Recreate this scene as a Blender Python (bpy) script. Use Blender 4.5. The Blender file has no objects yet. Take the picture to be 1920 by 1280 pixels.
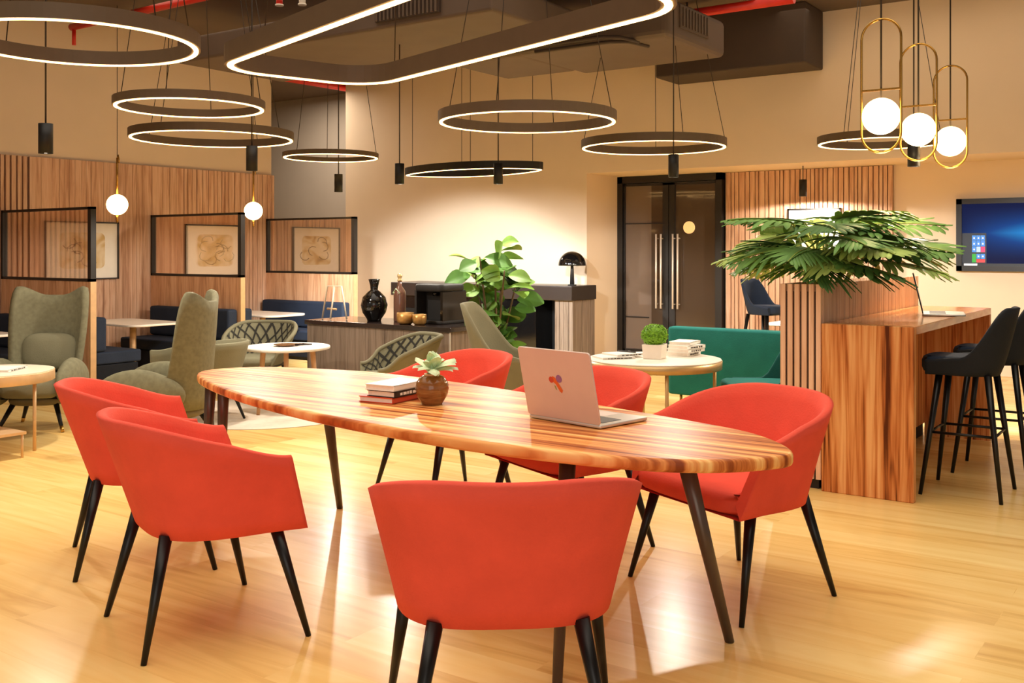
import bpy, bmesh, math, random
from mathutils import Vector, Matrix
random.seed(7)
PI = math.pi
R = math.radians
COL = bpy.context.scene.collection
CAMH = 1.42
ZC = 4.13            # ceiling height
UP = Vector((0, 0, 1))

# ------------------------------------------------------------------ helpers
def tag(o, label, cat, group=None):
    o['label'] = label
    o['category'] = cat
    if group:
        o['group'] = group
    return o

def thing(name, label, cat, loc=(0, 0, 0), rz=0.0, group=None):
    o = bpy.data.objects.new(name, None)
    COL.objects.link(o)
    o.location = loc
    o.rotation_euler = (0, 0, rz)
    o.empty_display_size = .1
    return tag(o, label, cat, group)

def obj(name, bm, mat, parent=None, smooth=False, sub=0, solid=0, bevel=0, kind=None, label=None):
    bmesh.ops.recalc_face_normals(bm, faces=bm.faces)
    me = bpy.data.meshes.new(name)
    bm.to_mesh(me)
    bm.free()
    if isinstance(mat, (list, tuple)):
        for m in mat:
            me.materials.append(m)
    else:
        me.materials.append(mat)
    if smooth:
        for p in me.polygons:
            p.use_smooth = True
    o = bpy.data.objects.new(name, me)
    COL.objects.link(o)
    if parent:
        o.parent = parent
    if solid:
        m = o.modifiers.new('solid', 'SOLIDIFY')
        m.thickness = solid
        m.offset = 0
    if bevel:
        m = o.modifiers.new('bevel', 'BEVEL')
        m.width = bevel
        m.segments = 3
        m.limit_method = 'ANGLE'
        m.angle_limit = R(40)
    if sub:
        m = o.modifiers.new('sub', 'SUBSURF')
        m.levels = sub
        m.render_levels = sub
    if kind:
        o['kind'] = kind
    if label:
        o['label'] = label
    return o

def B():
    return bmesh.new()

def box(bm, c, s, rot=None, mi=0):
    """box by centre and full size"""
    vs = []
    for x in (-.5, .5):
        for y in (-.5, .5):
            for z in (-.5, .5):
                v = Vector((x * s[0], y * s[1], z * s[2]))
                if rot is not None:
                    v = rot @ v
                vs.append(bm.verts.new(v + Vector(c)))
    for f in ((0, 1, 3, 2), (4, 6, 7, 5), (0, 4, 5, 1), (2, 3, 7, 6), (0, 2, 6, 4), (1, 5, 7, 3)):
        fc = bm.faces.new([vs[i] for i in f])
        fc.material_index = mi
    return bm

def bx(bm, x0, x1, y0, y1, z0, z1, mi=0):
    return box(bm, ((x0 + x1) / 2, (y0 + y1) / 2, (z0 + z1) / 2), (x1 - x0, y1 - y0, z1 - z0), mi=mi)

def frame_of(d):
    d = d.normalized()
    a = Vector((0, 0, 1)) if abs(d.z) < .95 else Vector((1, 0, 0))
    s = d.cross(a).normalized()
    return s, d.cross(s).normalized()

def cyl(bm, p0, p1, r0, r1=None, n=14, cap=True, ph=0, mi=0):
    p0 = Vector(p0); p1 = Vector(p1)
    r1 = r0 if r1 is None else r1
    s, t = frame_of(p1 - p0)
    rings = []
    for p, r in ((p0, r0), (p1, r1)):
        rings.append([bm.verts.new(p + r * (math.cos(2 * PI * i / n + ph) * s + math.sin(2 * PI * i / n + ph) * t)) for i in range(n)])
    for i in range(n):
        f = bm.faces.new((rings[0][i], rings[0][(i + 1) % n], rings[1][(i + 1) % n], rings[1][i]))
        f.material_index = mi
        f.smooth = True
    if cap:
        bm.faces.new(rings[0]).material_index = mi
        bm.faces.new(rings[1]).material_index = mi
    return bm

def tube(bm, pts, r, closed=False, n=8, mi=0):
    pts = [Vector(p) for p in pts]
    N = len(pts)
    rings = []
    prev = None
    for i, p in enumerate(pts):
        if closed:
            d = pts[(i + 1) % N] - pts[i - 1]
        else:
            d = pts[min(i + 1, N - 1)] - pts[max(i - 1, 0)]
        d.normalize()
        if prev is None:
            s, t = frame_of(d)
        else:
            s = (prev - d * prev.dot(d)).normalized()
            t = d.cross(s)
        prev = s
        rr = r[i] if isinstance(r, (list, tuple)) else r
        rings.append([bm.verts.new(p + rr * (math.cos(2 * PI * k / n) * s + math.sin(2 * PI * k / n) * t)) for k in range(n)])
    M = N if closed else N - 1
    for i in range(M):
        a, b = rings[i], rings[(i + 1) % N]
        for k in range(n):
            f = bm.faces.new((a[k], a[(k + 1) % n], b[(k + 1) % n], b[k]))
            f.smooth = True
            f.material_index = mi
    if not closed:
        bm.faces.new(rings[0]); bm.faces.new(rings[-1])
    return bm

def lathe(bm, prof, c=(0, 0, 0), n=32, mi=0):
    """prof: list of (r, z)"""
    rings = []
    for r, z in prof:
        if r < 1e-5:
            rings.append([bm.verts.new((c[0], c[1], c[2] + z))])
        else:
            rings.append([bm.verts.new((c[0] + r * math.cos(2 * PI * i / n), c[1] + r * math.sin(2 * PI * i / n), c[2] + z)) for i in range(n)])
    for a, b in zip(rings, rings[1:]):
        if len(a) == 1 and len(b) == 1:
            continue
        for i in range(n):
            j = (i + 1) % n
            if len(a) == 1:
                f = bm.faces.new((a[0], b[j], b[i]))
            elif len(b) == 1:
                f = bm.faces.new((a[i], a[j], b[0]))
            else:
                f = bm.faces.new((a[i], a[j], b[j], b[i]))
            f.smooth = True
            f.material_index = mi
    return bm

def prism(bm, out, z0, z1, rnd=0, mi=0):
    """closed plan outline extruded, with a rounded edge of size rnd"""
    N = len(out)
    cen = Vector((sum(p[0] for p in out) / N, sum(p[1] for p in out) / N))
    nor = []
    for i in range(N):
        a = Vector(out[i - 1][:2]); b = Vector(out[(i + 1) % N][:2])
        d = (b - a).normalized()
        nn = Vector((d.y, -d.x))
        if nn.dot(Vector(out[i][:2]) - cen) < 0:
            nn = -nn
        nor.append(nn)
    lv = [(0, z0), (0, z1)] if not rnd else [(-rnd, z0), (-rnd * .3, z0 + rnd * .3), (0, z0 + rnd), (0, z1 - rnd), (-rnd * .3, z1 - rnd * .3), (-rnd, z1)]
    rings = []
    for off, z in lv:
        rings.append([bm.verts.new((out[i][0] + nor[i].x * off, out[i][1] + nor[i].y * off, z)) for i in range(N)])
    for a, b in zip(rings, rings[1:]):
        for i in range(N):
            f = bm.faces.new((a[i], a[(i + 1) % N], b[(i + 1) % N], b[i]))
            f.material_index = mi
            f.smooth = bool(rnd)
    bm.faces.new(rings[0]).material_index = mi
    bm.faces.new(rings[-1]).material_index = mi
    return bm

def rrect(w, d, r, n=6, cx=0, cy=0):
    out = []
    for sx, sy, a0 in ((1, 1, 0), (-1, 1, 90), (-1, -1, 180), (1, -1, 270)):
        for k in range(n + 1):
            a = R(a0 + 90 * k / n)
            out.append((cx + sx * (w / 2 - r) + r * math.cos(a), cy + sy * (d / 2 - r) + r * math.sin(a)))
    return out

def circ(r, n=40, cx=0, cy=0):
    return [(cx + r * math.cos(2 * PI * i / n), cy + r * math.sin(2 * PI * i / n)) for i in range(n)]

def spline(pts, per=6, closed=True):
    out = []
    N = len(pts)
    P = [Vector(p) for p in pts]
    rng = range(N) if closed else range(N - 1)
    for i in rng:
        if closed:
            a, b, c, d = P[i - 1], P[i], P[(i + 1) % N], P[(i + 2) % N]
        else:
            a, b, c, d = P[max(i - 1, 0)], P[i], P[i + 1], P[min(i + 2, N - 1)]
        for k in range(per):
            t = k / per
            out.append(.5 * ((2 * b) + (c - a) * t + (2 * a - 5 * b + 4 * c - d) * t * t + (3 * b - a - 3 * c + d) * t ** 3))
    if not closed:
        out.append(P[-1])
    return out

def grid(bm, fn, nu, nv, mi=0, closed=False):
    vs = [[bm.verts.new(fn(i / (nu if closed else nu - 1), j / (nv - 1))) for j in range(nv)] for i in range(nu)]
    for i in range(nu if closed else nu - 1):
        for j in range(nv - 1):
            k = (i + 1) % nu
            f = bm.faces.new((vs[i][j], vs[k][j], vs[k][j + 1], vs[i][j + 1]))
            f.smooth = True
            f.material_index = mi
    return vs

def dup(root, name=None):
    """copy a thing with copies of its parts and sub-parts"""
    r = root.copy(); COL.objects.link(r)
    if 'group' in r:
        pass
    for ch in list(root.children):
        c = ch.copy(); COL.objects.link(c); c.parent = r
        for g in list(ch.children):
            d = g.copy(); COL.objects.link(d); d.parent = c
    return r

def smooth(a, b, x):
    t = max(0, min(1, (x - a) / (b - a)))
    return t * t * (3 - 2 * t)

# ------------------------------------------------------------------ materials
def srgb(c):
    return tuple(((v / 255) / 12.92 if v / 255 <= .04045 else ((v / 255 + .055) / 1.055) ** 2.4) for v in c) + (1,)

def nodes(name):
    m = bpy.data.materials.new(name)
    m.use_nodes = True
    nt = m.node_tree
    return m, nt, nt.nodes['Principled BSDF']

def link(nt, a, b):
    nt.links.new(a, b)

def plain(name, c, rough=.5, metal=0, vary=.08, scale=12, bump=0, spec=.5, emit=None, es=1.0, coat=0):
    """plain colour with a soft noise variation"""
    m, nt, p = nodes(name)
    tc = nt.nodes.new('ShaderNodeTexCoord')
    nz = nt.nodes.new('ShaderNodeTexNoise')
    nz.inputs['Scale'].default_value = scale
    nz.inputs['Detail'].default_value = 4
    link(nt, tc.outputs['Object'], nz.inputs['Vector'])
    rp = nt.nodes.new('ShaderNodeValToRGB')
    a = srgb(c)
    rp.color_ramp.elements[0].color = tuple(x * (1 - vary) for x in a[:3]) + (1,)
    rp.color_ramp.elements[1].color = tuple(min(1, x * (1 + vary)) for x in a[:3]) + (1,)
    rp.color_ramp.elements[0].position = .3
    rp.color_ramp.elements[1].position = .7
    link(nt, nz.outputs['Fac'], rp.inputs['Fac'])
    link(nt, rp.outputs['Color'], p.inputs['Base Color'])
    p.inputs['Roughness'].default_value = rough
    p.inputs['Metallic'].default_value = metal
    p.inputs['Specular IOR Level'].default_value = spec
    p.inputs['Coat Weight'].default_value = coat
    if emit:
        p.inputs['Emission Color'].default_value = srgb(emit)
        p.inputs['Emission Strength'].default_value = es
    if bump:
        n2 = nt.nodes.new('ShaderNodeTexNoise')
        n2.inputs['Scale'].default_value = scale * 18
        n2.inputs['Detail'].default_value = 3
        link(nt, tc.outputs['Object'], n2.inputs['Vector'])
        b = nt.nodes.new('ShaderNodeBump')
        b.inputs['Strength'].default_value = bump
        b.inputs['Distance'].default_value = .004
        link(nt, n2.outputs['Fac'], b.inputs['Height'])
        link(nt, b.outputs['Normal'], p.inputs['Normal'])
    return m

def fabric(name, c, vary=.1, sheen=.3, scale=7):
    m = plain(name, c, rough=.85, vary=vary, scale=scale, bump=.35, spec=.25)
    p = m.node_tree.nodes['Principled BSDF']
    p.inputs['Sheen Weight'].default_value = sheen
    p.inputs['Sheen Tint'].default_value = srgb(c)
    return m

def wood(name, cols, stretch=(1, 1, 1), scale=6, rough=.4, fine=1.0, dist=1.2, coat=0, pos=None):
    """grain: noise squeezed across the fibre direction. cols = ramp colours"""
    m, nt, p = nodes(name)
    tc = nt.nodes.new('ShaderNodeTexCoord')
    mp = nt.nodes.new('ShaderNodeMapping')
    mp.inputs['Scale'].default_value = stretch
    link(nt, tc.outputs['Object'], mp.inputs['Vector'])
    nz = nt.nodes.new('ShaderNodeTexNoise')
    nz.inputs['Scale'].default_value = scale
    nz.inputs['Detail'].default_value = 3
    nz.inputs['Roughness'].default_value = .5
    nz.inputs['Distortion'].default_value = dist
    link(nt, mp.outputs['Vector'], nz.inputs['Vector'])
    n2 = nt.nodes.new('ShaderNodeTexNoise')
    n2.inputs['Scale'].default_value = scale * 5
    n2.inputs['Detail'].default_value = 5
    link(nt, mp.outputs['Vector'], n2.inputs['Vector'])
    mx = nt.nodes.new('ShaderNodeMix')
    mx.inputs['Factor'].default_value = .28 * fine
    link(nt, nz.outputs['Fac'], mx.inputs['A'])
    link(nt, n2.outputs['Fac'], mx.inputs['B'])
    rp = nt.nodes.new('ShaderNodeValToRGB')
    els = rp.color_ramp.elements
    n = len(cols)
    while len(els) < n:
        els.new(.5)
    for i, c in enumerate(cols):
        els[i].position = pos[i] if pos else .32 + .36 * i / (n - 1)
        els[i].color = srgb(c)
    link(nt, mx.outputs['Result'], rp.inputs['Fac'])
    link(nt, rp.outputs['Color'], p.inputs['Base Color'])
    p.inputs['Roughness'].default_value = rough
    p.inputs['Coat Weight'].default_value = coat
    p.inputs['Coat Roughness'].default_value = .12
    p.inputs['Specular IOR Level'].default_value = .2
    return m

def glow(name, c, s):
    m, nt, p = nodes(name)
    tc = nt.nodes.new('ShaderNodeTexCoord')
    nz = nt.nodes.new('ShaderNodeTexNoise')
    nz.inputs['Scale'].default_value = 3
    link(nt, tc.outputs['Object'], nz.inputs['Vector'])
    mr = nt.nodes.new('ShaderNodeMapRange')
    mr.inputs['To Min'].default_value = s * .95
    mr.inputs['To Max'].default_value = s * 1.05
    link(nt, nz.outputs['Fac'], mr.inputs['Value'])
    link(nt, mr.outputs['Result'], p.inputs['Emission Strength'])
    p.inputs['Base Color'].default_value = (.9, .9, .9, 1)
    p.inputs['Emission Color'].default_value = srgb(c)
    return m

def glass_mix(name, tint, mirror=.5, rough=.02, refl=(255, 255, 255)):
    """tinted pane: part clear, part mirror"""
    m = bpy.data.materials.new(name)
    m.use_nodes = True
    nt = m.node_tree
    nt.nodes.clear()
    out = nt.nodes.new('ShaderNodeOutputMaterial')
    tr = nt.nodes.new('ShaderNodeBsdfTransparent')
    tr.inputs['Color'].default_value = srgb(tint)
    gl = nt.nodes.new('ShaderNodeBsdfGlossy')
    gl.inputs['Roughness'].default_value = rough
    gl.inputs['Color'].default_value = srgb(refl)
    mx = nt.nodes.new('ShaderNodeMixShader')
    mx.inputs['Fac'].default_value = mirror
    link(nt, tr.outputs[0], mx.inputs[1]); link(nt, gl.outputs[0], mx.inputs[2])
    link(nt, mx.outputs[0], out.inputs['Surface'])
    return m

def floor_mat():
    m, nt, p = nodes('oak_floor')
    tc = nt.nodes.new('ShaderNodeTexCoord')
    br = nt.nodes.new('ShaderNodeTexBrick')
    br.offset = .37
    br.inputs['Scale'].default_value = 1
    br.inputs['Brick Width'].default_value = 1.9
    br.inputs['Row Height'].default_value = .19
    br.inputs['Mortar Size'].default_value = .0012
    br.inputs['Color1'].default_value = (0, 0, 0, 1)
    br.inputs['Color2'].default_value = (1, 1, 1, 1)
    br.inputs['Mortar'].default_value = (.35, .35, .35, 1)
    br.inputs['Bias'].default_value = 0
    link(nt, tc.outputs['Object'], br.inputs['Vector'])
    mp = nt.nodes.new('ShaderNodeMapping')
    mp.inputs['Scale'].default_value = (.55, 5.5, 1)
    link(nt, tc.outputs['Object'], mp.inputs['Vector'])
    nz = nt.nodes.new('ShaderNodeTexNoise')
    nz.inputs['Scale'].default_value = 1.6
    nz.inputs['Detail'].default_value = 5
    nz.inputs['Distortion'].default_value = 1.4
    # every plank gets its own grain offset
    add = nt.nodes.new('ShaderNodeVectorMath'); add.operation = 'MULTIPLY_ADD'
    add.inputs[1].default_value = (7, 7, 7)
    link(nt, br.outputs['Color'], add.inputs[0])
    link(nt, mp.outputs['Vector'], add.inputs[2])
    link(nt, add.outputs[0], nz.inputs['Vector'])
    mx = nt.nodes.new('ShaderNodeMix')
    mx.inputs['Factor'].default_value = .3
    link(nt, nz.outputs['Fac'], mx.inputs['A'])
    link(nt, br.outputs['Color'], mx.inputs['B'])
    rp = nt.nodes.new('ShaderNodeValToRGB')
    e = rp.color_ramp.elements
    e[0].position = .2; e[0].color = srgb((208, 160, 88))
    e[1].position = .75; e[1].color = srgb((246, 216, 146))
    x = e.new(.45); x.color = srgb((236, 196, 120))
    link(nt, mx.outputs['Result'], rp.inputs['Fac'])
    link(nt, rp.outputs['Color'], p.inputs['Base Color'])
    p.inputs['Roughness'].default_value = .26
    p.inputs['Specular IOR Level'].default_value = .22
    return m

M = {}
M['floor'] = floor_mat()
M['wall'] = plain('cream_paint', (234, 212, 184), .8, vary=.02, scale=2)
M['wall2'] = plain('taupe_paint', (150, 138, 124), .8, vary=.03, scale=2)
M['ceil'] = plain('dark_ceiling', (98, 82, 70), .9, vary=.06, scale=2)
M['duct'] = plain('duct_grey_brown', (98, 82, 70), .7, vary=.06, scale=3)
M['duct_dark'] = plain('duct_dark_brown', (66, 52, 43), .8, vary=.05, scale=3)  # darker brown for the unit casing, one grille and small fittings
M['slat'] = wood('slat_oak', [(176, 130, 102), (212, 170, 140), (228, 192, 164)], (3.2, 3.2, .22), 4.5, .45)
M['slat2'] = wood('pale_slat_oak', [(208, 164, 132), (236, 198, 168), (248, 216, 190)], (6, 6, .3), 4, .5)
M['slatback'] = plain('slat_backing', (96, 66, 48), .8)
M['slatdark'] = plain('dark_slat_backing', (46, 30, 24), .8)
M['panel'] = wood('partition_oak', [(174, 124, 90), (212, 164, 126), (228, 186, 148)], (3.5, 3.5, .3), 4, .4)
M['table'] = wood('zebra_teak', [(140, 66, 28), (198, 112, 54), (234, 158, 88), (252, 204, 130)], (.16, 7, .5), 4.2, .42, coat=0, dist=.1, fine=.8, pos=[.36, .45, .53, .63])
M['bar'] = wood('bar_walnut', [(92, 44, 18), (186, 110, 56), (216, 146, 86), (236, 180, 120)], (5.5, 5.5, .22), 3.0, .4, coat=0, dist=1.2, fine=.8, pos=[.35, .43, .51, .62])
M['bartop'] = wood('bar_walnut_top', [(150, 84, 40), (206, 134, 76), (240, 186, 124)], (5, .3, 1), 3.0, .18, coat=.3, dist=1.0)
M['red'] = fabric('coral_red_fabric', (230, 86, 68), .07, .12)
M['black'] = plain('black_steel', (20, 18, 18), .35, .3, .05)
M['blackmatt'] = plain('matt_black', (28, 26, 25), .6, 0, .05)
M['bronze'] = plain('dark_bronze', (92, 78, 70), .3, .45, .06)
M['ringbody'] = plain('dark_bronze_paint', (98, 80, 60), .55, .1, .05)
M['ringblack'] = plain('black_lamp_body', (26, 23, 21), .5, .2, .05)
M['led'] = glow('warm_led', (255, 200, 124), 10)
M['globe'] = glow('warm_globe', (255, 208, 140), 10)
M['spotled'] = glow('white_spot_led', (255, 240, 220), 12)
M['sage'] = fabric('sage_felt', (114, 110, 86), .14, .15, 30)
M['sage2'] = fabric('sage_smooth', (124, 120, 96), .06, .15)
M['sagebase'] = plain('olive_shell', (104, 92, 62), .6)
M['weave'] = fabric('grey_green_strap', (138, 138, 116), .08, .2)
M['weavegap'] = plain('weave_gap', (40, 38, 32), .9)
M['navy'] = fabric('navy_fabric', (38, 48, 66), .08, .1)
M['navydark'] = fabric('dark_navy_fabric', (24, 28, 36), .08, .1)
M['charcoal'] = fabric('charcoal_fabric', (36, 40, 46), .08, .1)
M['teal'] = fabric('teal_velvet', (24, 104, 98), .1, .3)
M['tealdark'] = fabric('deep_teal_velvet', (16, 82, 78), .12, .3)
M['white'] = plain('white_laminate', (244, 236, 224), .35, vary=.02)
M['cream'] = plain('cream_laminate', (240, 224, 200), .35, vary=.02)
M['oakedge'] = wood('oak_edge', [(200, 150, 104), (226, 184, 140)], (1, 1, 1), 5, .45)
M['beige'] = plain('beige_metal', (214, 176, 130), .4, .3)
M['gold'] = plain('brass', (196, 150, 72), .25, .9, .05)
M['softgold'] = plain('champagne_metal', (198, 168, 118), .35, .5, .05)
M['grey'] = wood('grey_wood', [(98, 84, 72), (128, 112, 98), (142, 126, 112)], (6, 6, .3), 4, .5)
M['darktop'] = plain('espresso_top', (40, 30, 28), .15, 0, .05, coat=.3)
M['counter'] = plain('black_brown_counter', (48, 40, 36), .3, 0, .05)
M['gloss'] = plain('gloss_black', (14, 13, 13), .08, 0, .05)
M['void'] = plain('black_recess', (6, 6, 6), .7)
M['alu'] = plain('silver_aluminium', (222, 202, 194), .4, .2, .02)
M['aluside'] = plain('pale_aluminium', (214, 210, 204), .3, .5, .02)
M['key'] = plain('dark_keys', (70, 66, 62), .5)
M['paper'] = plain('paper_edges', (240, 228, 216), .8, vary=.04, scale=60)
M['bookw'] = plain('white_cover', (246, 242, 234), .4, vary=.02)
M['bookb'] = plain('black_cover', (30, 20, 20), .4)
M['booko'] = plain('orange_red_cover', (206, 70, 36), .45)
M['ink'] = plain('ink', (50, 44, 40), .7)
M['clay'] = wood('brown_glaze', [(92, 58, 30), (138, 92, 50), (160, 112, 64)], (1, 1, 7), 5, .12, coat=.6)
M['hole'] = plain('vase_lip', (226, 190, 140), .3)
M['petal'] = plain('pale_green_petal', (216, 236, 196), .5, vary=.08)
M['leaf1'] = plain('rubber_leaf', (112, 150, 58), .5, vary=.35, scale=5, spec=.3)
M['leaf1b'] = plain('rubber_leaf_dark', (76, 118, 46), .5, vary=.3, scale=5, spec=.3)
M['leaf2'] = plain('lobed_leaf', (104, 146, 72), .5, vary=.3, scale=7, spec=.3)
M['leaf2b'] = plain('lobed_leaf_light', (172, 196, 104), .5, vary=.25, scale=7, spec=.3)
M['leaf2c'] = plain('lobed_leaf_deep', (76, 116, 58), .5, vary=.3, scale=7, spec=.3)
M['stem'] = plain('leaf_stem', (176, 186, 84), .45)
M['twig'] = plain('woody_stem', (96, 76, 48), .7)
M['grass'] = plain('bright_green', (112, 164, 28), .6, vary=.3, scale=60)
M['pot'] = plain('white_ceramic', (232, 222, 208), .35, vary=.03)
M['soil'] = plain('soil', (50, 38, 30), .95, vary=.3, scale=60)
M['rug'] = fabric('pale_rug', (230, 216, 198), .06, .1, 20)
M['redpipe'] = plain('red_pipe', (206, 36, 20), .4)
M['doorframe'] = plain('black_door_frame', (34, 29, 25), .4, .2, .04)
M['steel'] = plain('brushed_steel', (226, 214, 200), .35, .25, .03)
M['doorglass'] = plain('dark_tinted_door_glass', (74, 60, 48), .06, 0, .04, 1.5, coat=.3)
M['doorglass2'] = plain('door_glass_wall_tone', (110, 94, 82), .1, 0, .04, 1.5, coat=.2)  # wall showing in the glass is painted as a lighter tone
M['pane'] = glass_mix('booth_glass', (252, 244, 236), .42, .015, (255, 244, 232))
M['disc'] = plain('lamp_reflection_cream', (246, 214, 150), .4, emit=(246, 206, 140), es=.5)  # glow put into the disc that paints a lamp's reflection
M['frame'] = plain('black_picture_frame', (44, 38, 34), .4)
M['mat'] = plain('white_art_paper', (240, 232, 218), .7, vary=.02)
M['bottle'] = plain('amber_glass_bottle', (112, 76, 62), .15, 0, .08, coat=.4)
M['goldbowl'] = plain('brushed_gold_bowl', (196, 150, 86), .35, .6, .06)
M['cable'] = plain('cable', (50, 38, 28), .6)
M['grille'] = plain('vent_grille', (90, 74, 60), .7)

def art_mat(seed, gold=(206, 172, 112)):
    m, nt, p = nodes('abstract_print')
    tc = nt.nodes.new('ShaderNodeTexCoord')
    mp = nt.nodes.new('ShaderNodeMapping')
    mp.inputs['Location'].default_value = (seed, seed * 2, seed)
    link(nt, tc.outputs['Object'], mp.inputs['Vector'])
    nz = nt.nodes.new('ShaderNodeTexNoise')
    nz.inputs['Scale'].default_value = 3.2
    nz.inputs['Detail'].default_value = 1.5
    nz.inputs['Distortion'].default_value = 1.5
    link(nt, mp.outputs['Vector'], nz.inputs['Vector'])
    rp = nt.nodes.new('ShaderNodeValToRGB')
    e = rp.color_ramp.elements
    e[0].position = .22; e[0].color = srgb((128, 98, 66))
    e[1].position = .68; e[1].color = srgb((238, 224, 200))
    x = e.new(.36); x.color = srgb(gold)
    x = e.new(.5); x.color = srgb((226, 206, 170))
    link(nt, nz.outputs['Fac'], rp.inputs['Fac'])
    link(nt, rp.outputs['Color'], p.inputs['Base Color'])
    p.inputs['Roughness'].default_value = .7
    return m

def screen_mat():
    """blue desktop wallpaper: dark blue with a light beam from the right"""
    m, nt, p = nodes('tv_screen_blue')
    tc = nt.nodes.new('ShaderNodeTexCoord')
    sp = nt.nodes.new('ShaderNodeSeparateXYZ')
    link(nt, tc.outputs['Object'], sp.inputs[0])
    def mth(op, a, b=None, clamp=False):
        n = nt.nodes.new('ShaderNodeMath'); n.operation = op; n.use_clamp = clamp
        for i, q in enumerate((a, b)):
            if q is None: continue
            if isinstance(q, (int, float)): n.inputs[i].default_value = q
            else: link(nt, q, n.inputs[i])
        return n.outputs[0]
    dz = mth('ABSOLUTE', mth('ADD', sp.outputs['Z'], -.02))
    beam = mth('SUBTRACT', 1.0, mth('MULTIPLY', dz, 3.2), True)
    xr = mth('MULTIPLY', mth('ADD', sp.outputs['X'], .75), .95, True)
    f = mth('MULTIPLY', mth('POWER', beam, 1.6), xr, True)
    rp = nt.nodes.new('ShaderNodeValToRGB')
    e = rp.color_ramp.elements
    e[0].position = 0; e[0].color = srgb((6, 20, 62))
    e[1].position = .8; e[1].color = srgb((40, 150, 224))
    x = e.new(.3); x.color = srgb((8, 62, 130))
    link(nt, f, rp.inputs['Fac'])
    link(nt, rp.outputs['Color'], p.inputs['Emission Color'])
    p.inputs['Emission Strength'].default_value = 1.1
    p.inputs['Base Color'].default_value = (.004, .004, .008, 1)
    p.inputs['Roughness'].default_value = .6
    p.inputs['Specular IOR Level'].default_value = .1
    return m
# light levels
SPOT_W, A1, A2, A3, A4, A5, WS, EXPO = 95, 200, 34, 125, 85, 16, .43, 0.0
SPR1, SPR2 = (-8.22, 7.42), (-8.0, 7.54)
POT = (-3.412, 6.70, .6225)
BK = (-3.33, 7.0)
# energy, azimuth (0 = +Y), pitch down, half angle: keyed by the last word of the lamp label
WASH = {'lamp': (360, 30, 38, 43), 'recess': (440, 12, 38, 43), 'pendant': (360, -5, 40, 43), 'door': (120, -10, 40, 43)}
# ================================================================== SETTING
def struct(name, bm, mat, **k):
    return obj(name, bm, mat, kind='structure', **k)

struct('floor', bx(B(), -16, 6, -4, 13.4, -.1, 0), M['floor'])
struct('ceiling', bx(B(), -16, 6, -4, 13.4, ZC, ZC + .1), M['ceil'])
struct('wall_left', bx(B(), -11.2, -10.99, -4, 9.77, 0, ZC), M['wall'])
struct('wall_back', bx(B(), -11.23, -6.85, 11.5, 11.8, 0, ZC), M['wall'])
struct('wall_back_upper', bx(B(), -6.85, 6, 11.5, 12.62, 2.425, ZC), M['wall'])
struct('wall_alcove_side', bx(B(), -7.1, -6.85, 11.8, 12.62, 0, 2.425), M['wall'])
struct('wall_alcove_back', bx(B(), -6.85, 6, 12.46, 12.62, 0, 2.425), M['wall'])
struct('wall_recess', bx(B(), -16, -7.1, 12.75, 12.95, 0, ZC), M['wall2'])
struct('wall_recess_side', bx(B(), -16, -15.8, -4, 12.75, 0, ZC), M['wall2'])

def slats(bm, axis, a0, a1, face, z0, z1, wmin, wmax, gap, depth, sgn=-1):
    a = a0
    while a < a1 - .01:
        w = min(random.uniform(wmin, wmax), a1 - a)
        d = depth + random.uniform(-.003, .003)
        if axis == 'y':
            bx(bm, face, face + d, a, a + w, z0, z1)
        else:
            bx(bm, a, a + w, face + sgn * d, face, z0, z1)
        a += w + gap
    return bm

# timber cladding of the left wall: narrow battens, then wider boards
bm = B()
slats(bm, 'y', 2.5, 6.2, -10.965, .0, 2.465, .035, .05, .022, .03)
slats(bm, 'y', 6.2, 8.2, -10.965, .0, 2.465, .05, .14, .004, .028)
slats(bm, 'y', 8.2, 9.72, -10.965, .0, 2.465, .04, .09, .01, .03)
bx(bm, -10.965, -10.93, 9.735, 9.77, 0, 2.465)
struct('trim_1', bm, M['slat'])
struct('trim_2', bx(B(), -10.99, -10.963, 2.4, 9.77, 0, 2.46), M['slatback'])
bm = B()
slats(bm, 'x', -5.28, -3.19, 12.44, 0, 2.42, .03, .075, .012, .05)
struct('trim_3', bm, M['slat'])
struct('trim_4', bx(B(), -5.3, -3.19, 12.44, 12.465, 0, 2.42), M['slatback'])

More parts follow.
